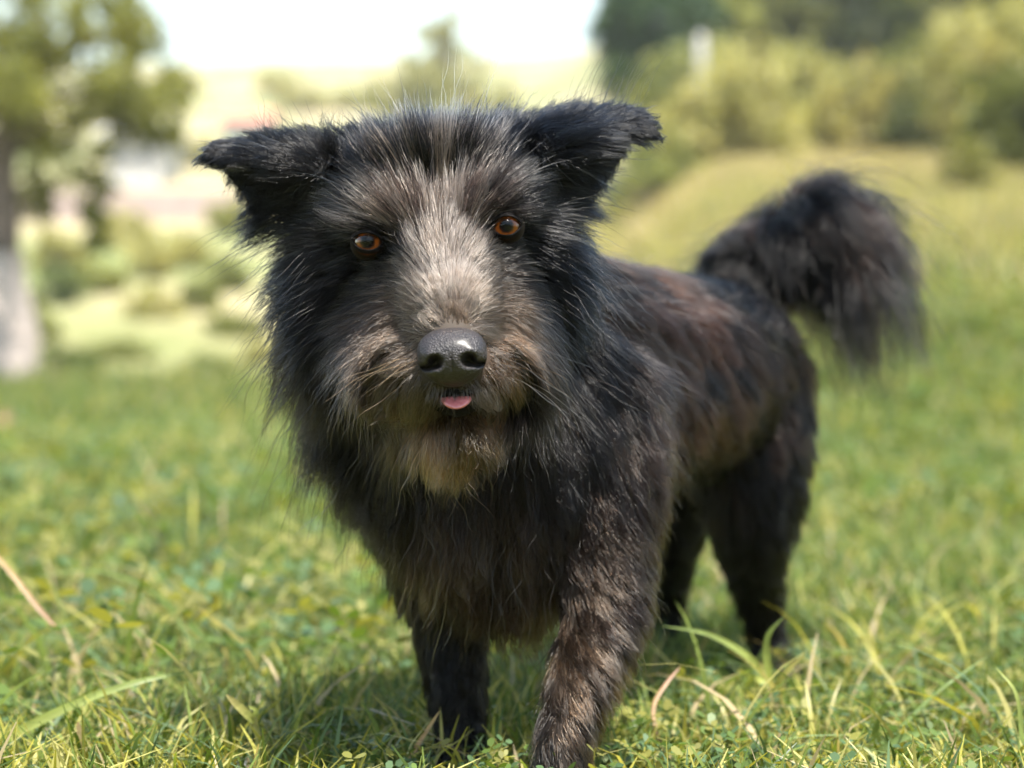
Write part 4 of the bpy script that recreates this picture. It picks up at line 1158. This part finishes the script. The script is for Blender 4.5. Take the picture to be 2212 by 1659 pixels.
def hair_object(name, pts, root_r, tip_r, colors, mat):
    N, K, _ = pts.shape
    cu = bpy.data.hair_curves.new(name)
    cu.add_curves([K] * N)
    cu.attributes['position'].data.foreach_set('vector', np.ascontiguousarray(pts, dtype=np.float32).ravel())
    if 'radius' not in cu.attributes: cu.attributes.new('radius', 'FLOAT', 'POINT')
    u = np.linspace(0, 1, K)[None, :]
    rr = root_r[:, None] * (1 - u ** 1.5) + tip_r * u
    cu.attributes['radius'].data.foreach_set('value', np.ascontiguousarray(rr, dtype=np.float32).ravel())
    a = cu.attributes.new('tint', 'FLOAT_COLOR', 'CURVE')
    c4 = np.ones((N, 4), dtype=np.float32); c4[:, :3] = colors
    a.data.foreach_set('color', c4.ravel())
    cu.materials.append(mat)
    return link(name, cu, DOG)

def fur_mat():
    m = bpy.data.materials.new('fur'); m.use_nodes = True
    t = m.node_tree
    for n in list(t.nodes):
        if n.type == 'BSDF_PRINCIPLED': t.nodes.remove(n)
    out = t.nodes['Material Output']
    h = t.nodes.new('ShaderNodeBsdfHairPrincipled'); h.parametrization = 'COLOR'
    at = t.nodes.new('ShaderNodeAttribute'); at.attribute_name = 'tint'
    t.links.new(at.outputs['Color'], h.inputs['Color'])
    h.inputs['Roughness'].default_value = .13
    h.inputs['IOR'].default_value = 1.26
    h.inputs['Radial Roughness'].default_value = .28
    h.inputs['Coat'].default_value = .0
    h.inputs['Random Roughness'].default_value = .3
    t.links.new(h.outputs[0], out.inputs[0])
    return m
FUR = fur_mat()

def coat(name, n, sel, weight, nclump, K=7, gravity=.5, jitter=.12, clump_amt=(.3, .8), root=.00012, tip=.00002, sig=.016, lenvar=.35, stray=.05, lscale=1.0):
    p, nn = sample(n, sel, weight)
    prm = interp(p, sig); prm[:, 4] *= lscale
    pts, L = strands(p, nn, prm, K, gravity, jitter, lenvar)
    amt = clump_amt[0] + (clump_amt[1] - clump_amt[0]) * rng.random(n)
    amt *= rng.random(n) > .12
    guard = rng.random(n) < stray
    amt[guard] = 0
    gl = 1.25 + .35 * rng.random((guard.sum(), 1, 1))
    pts[guard] = pts[guard][:, :1] + (pts[guard] - pts[guard][:, :1]) * gl
    pts, idx = clump(pts, p, nn, prm, nclump, K, gravity, jitter * .6, amt, sel, weight, sig, lscale)
    # colour: each lock leans to one of the two colours, each hair too
    lock = rng.random(nclump)[idx]
    pick = (lock * .62 + rng.random(n) * .38)
    sh = prm[:, 8]
    two = 1 / (1 + np.exp(-(sh - pick) / .02))
    c = prm[:, 5:8] * (1 - two[:, None]) + prm[:, 9:12] * two[:, None]
    c = c * (.55 + .9 * rng.random((n, 1)) ** 1.5)
    rr = root * (.75 + .5 * rng.random(n))
    hair_object(name, pts, rr, tip, c, FUR)
    return p, nn, prm

vis = np.clip((facing + .55) / .5, 0, 1)
hx = cen[:, 1]
head_c = P(950, 520, 1.19)
is_head = (np.linalg.norm((cen - head_c) * (.62, .9, 1.0), axis=1) < .105) & (cen[:, 1] < 1.262)
muzz = np.linalg.norm((cen - P(977, 800, 1.11)), axis=1) < .052
is_chin = is_head & (cen[:, 2] < P(0, 872, 1.1)[2]) & muzz
is_muz = is_head & muzz & ~is_chin
tailp = spline([P(*q[:3]) for q in TAIL], 30)
dt_ = np.min(np.linalg.norm(cen[:, None, :] - tailp[None, 3:], axis=2), axis=1)
is_tail = (dt_ < .034) & (cen[:, 1] > 1.5) & (cen[:, 2] > P(0, 640, 1.6)[2])
is_body = ~(is_head | is_tail)
# keep the eyes, nose and lips clear of roots
clear = np.ones(len(cen))
for e in (EYE_L, EYE_R):
    dxz = np.hypot(cen[:, 0] - e[0], (cen[:, 2] - e[2]) * 1.15)
    clear *= ~((dxz < .0066) & (cen[:, 1] < e[1] + .02))
nc = P(977, 772, 1.076)
clear *= ~((np.hypot((cen[:, 0] - nc[0]) / .0185, (cen[:, 2] - nc[2]) / .0165) < 1) & (cen[:, 2] > nc[2] - .011) & (cen[:, 1] < nc[1] + .03))
mc = P(984, 868, 1.09)
clear *= ~((np.hypot((cen[:, 0] - mc[0]) / .0125, (cen[:, 2] - mc[2]) / .0048) < 1) & (cen[:, 1] < mc[1] + .03))
W = vis * clear
W = W * (1 + 2.5 * np.exp(-(np.linalg.norm(cen - P(977, 700, 1.09), axis=1) / .018) ** 2) + 1.2 * np.exp(-(np.linalg.norm(cen - P(945, 370, 1.16), axis=1) / .030) ** 2))
coat('head_fur', 44000, is_head & ~is_muz & ~is_chin, W, 2300, K=7, gravity=.25, jitter=.095, clump_amt=(.45, .97), root=.00022, sig=.0105, lscale=1.3, stray=.04)
coat('muzzle_fur', 20000, is_muz, W, 900, K=7, gravity=.55, jitter=.12, clump_amt=(.3, .95), sig=.0085, root=.00018, lscale=1.25, stray=.12)
coat('beard', 3000, is_chin, W, 64, K=8, gravity=.6, jitter=.14, clump_amt=(.5, .97), sig=.010, root=.00018, lscale=1.6, stray=.1)
far = np.where(cen[:, 1] < 1.36, 1.0, .5)
coat('body_fur', 70000, is_body, W * far, 1400, K=8, gravity=.55, jitter=.12, clump_amt=(.5, .97), root=.00026, sig=.018)
coat('tail_fur', 11000, is_tail, np.ones(len(cen)), 130, K=8, gravity=.9, jitter=.2, clump_amt=(.6, .99), root=.00030, sig=.016, lscale=1.5)

# whiskers and the odd long pale hair
def singles(name, rows, rad, K=9):
    P_, C_l = [], []
    for (px, py, dx, dy, out_, L, col, wav) in rows:
        loc, nrm = hit(px, py)
        if loc is None: continue
        loc, nrm = np.array(loc), np.array(nrm)
        a = unit(np.array((dx, -.15, -dy)) + nrm * out_); g = np.array((0, 0, -1.0))
        q = [loc]; sd = unit(np.cross(a, nrm)); ph = rng.random() * 6.28
        for k in range(1, K):
            u = k / (K - 1)
            q.append(q[-1] + unit(a + g * .5 * u) * L / 100 / (K - 1) + sd * wav * L / 100 * .06 * math.sin(ph + u * 9))
        P_.append(q); C_l.append(col)
    hair_object(name, np.array(P_), np.full(len(P_), rad), .00004, np.array(C_l), FUR)
rows = []
for k in range(14):
    sgn = -1 if k % 2 else 1
    px = 977 + sgn * (70 + 80 * rng.random()); py = 740 + 90 * rng.random()
    rows.append((px, py, sgn * (.7 + .3 * rng.random()), .5 * rng.random() + .1, .6, 3.5 + 3 * rng.random(), ORG if rng.random() < .5 else WHT, .3))
for px, py, sgn in ((800, 480, -1), (830, 470, -1), (1090, 445, 1), (1060, 450, 1)):
    rows.append((px, py, sgn * .5, -.8, .9, 4.5, BLK, .2))
singles('whiskers', rows, .00012)
rows = []
for k in range(12):
    rows.append((900 + 330 * rng.random(), 980 + 230 * rng.random(), .25 * rng.normal(), 1, .45, 5.5 + 4 * rng.random(), GRY, 1.0))
for k in range(8):
    rows.append((700 + 120 * rng.random(), 800 + 300 * rng.random(), -.5 + .2 * rng.normal(), .8, .5, 6 + 3 * rng.random(), GRY, 1.0))
singles('pale_guard_hair', rows, .00016)

rows = []
for k in range(30):
    u = rng.random()
    rows.append((1180 + 200 * u, 258 - 18 * u, .35 + .35 * rng.random(), -.9, .9, 2.5 + 2.5 * rng.random(), BLK, .4))
for k in range(20):
    u = rng.random()
    rows.append((560 + 160 * u, 318 + 6 * u, -.5 + .5 * rng.random(), -.8, .9, 1.8 + 1.8 * rng.random(), BLK, .4))
for k in range(30):
    rows.append((1190 + 40 * rng.random(), 470 + 160 * rng.random(), .8, .5 + .4 * rng.random(), .5, 5 + 3 * rng.random(), BLK, .5))
for k in range(40):
    rows.append((690 + 40 * rng.random(), 480 + 200 * rng.random(), -.8, .5 + .4 * rng.random(), .5, 5 + 3 * rng.random(), BLK, .5))
singles('ear_wisps', rows, .00014)

rows = []
for k in range(90):
    px = 925 + 120 * rng.random()
    rows.append((px, 832 + 10 * rng.random(), (px - 985) / 120, 1, .5, .6 + .7 * rng.random(), WHT if rng.random() < .7 else GRZ, .3))
singles('lip_hair', rows, .00017)
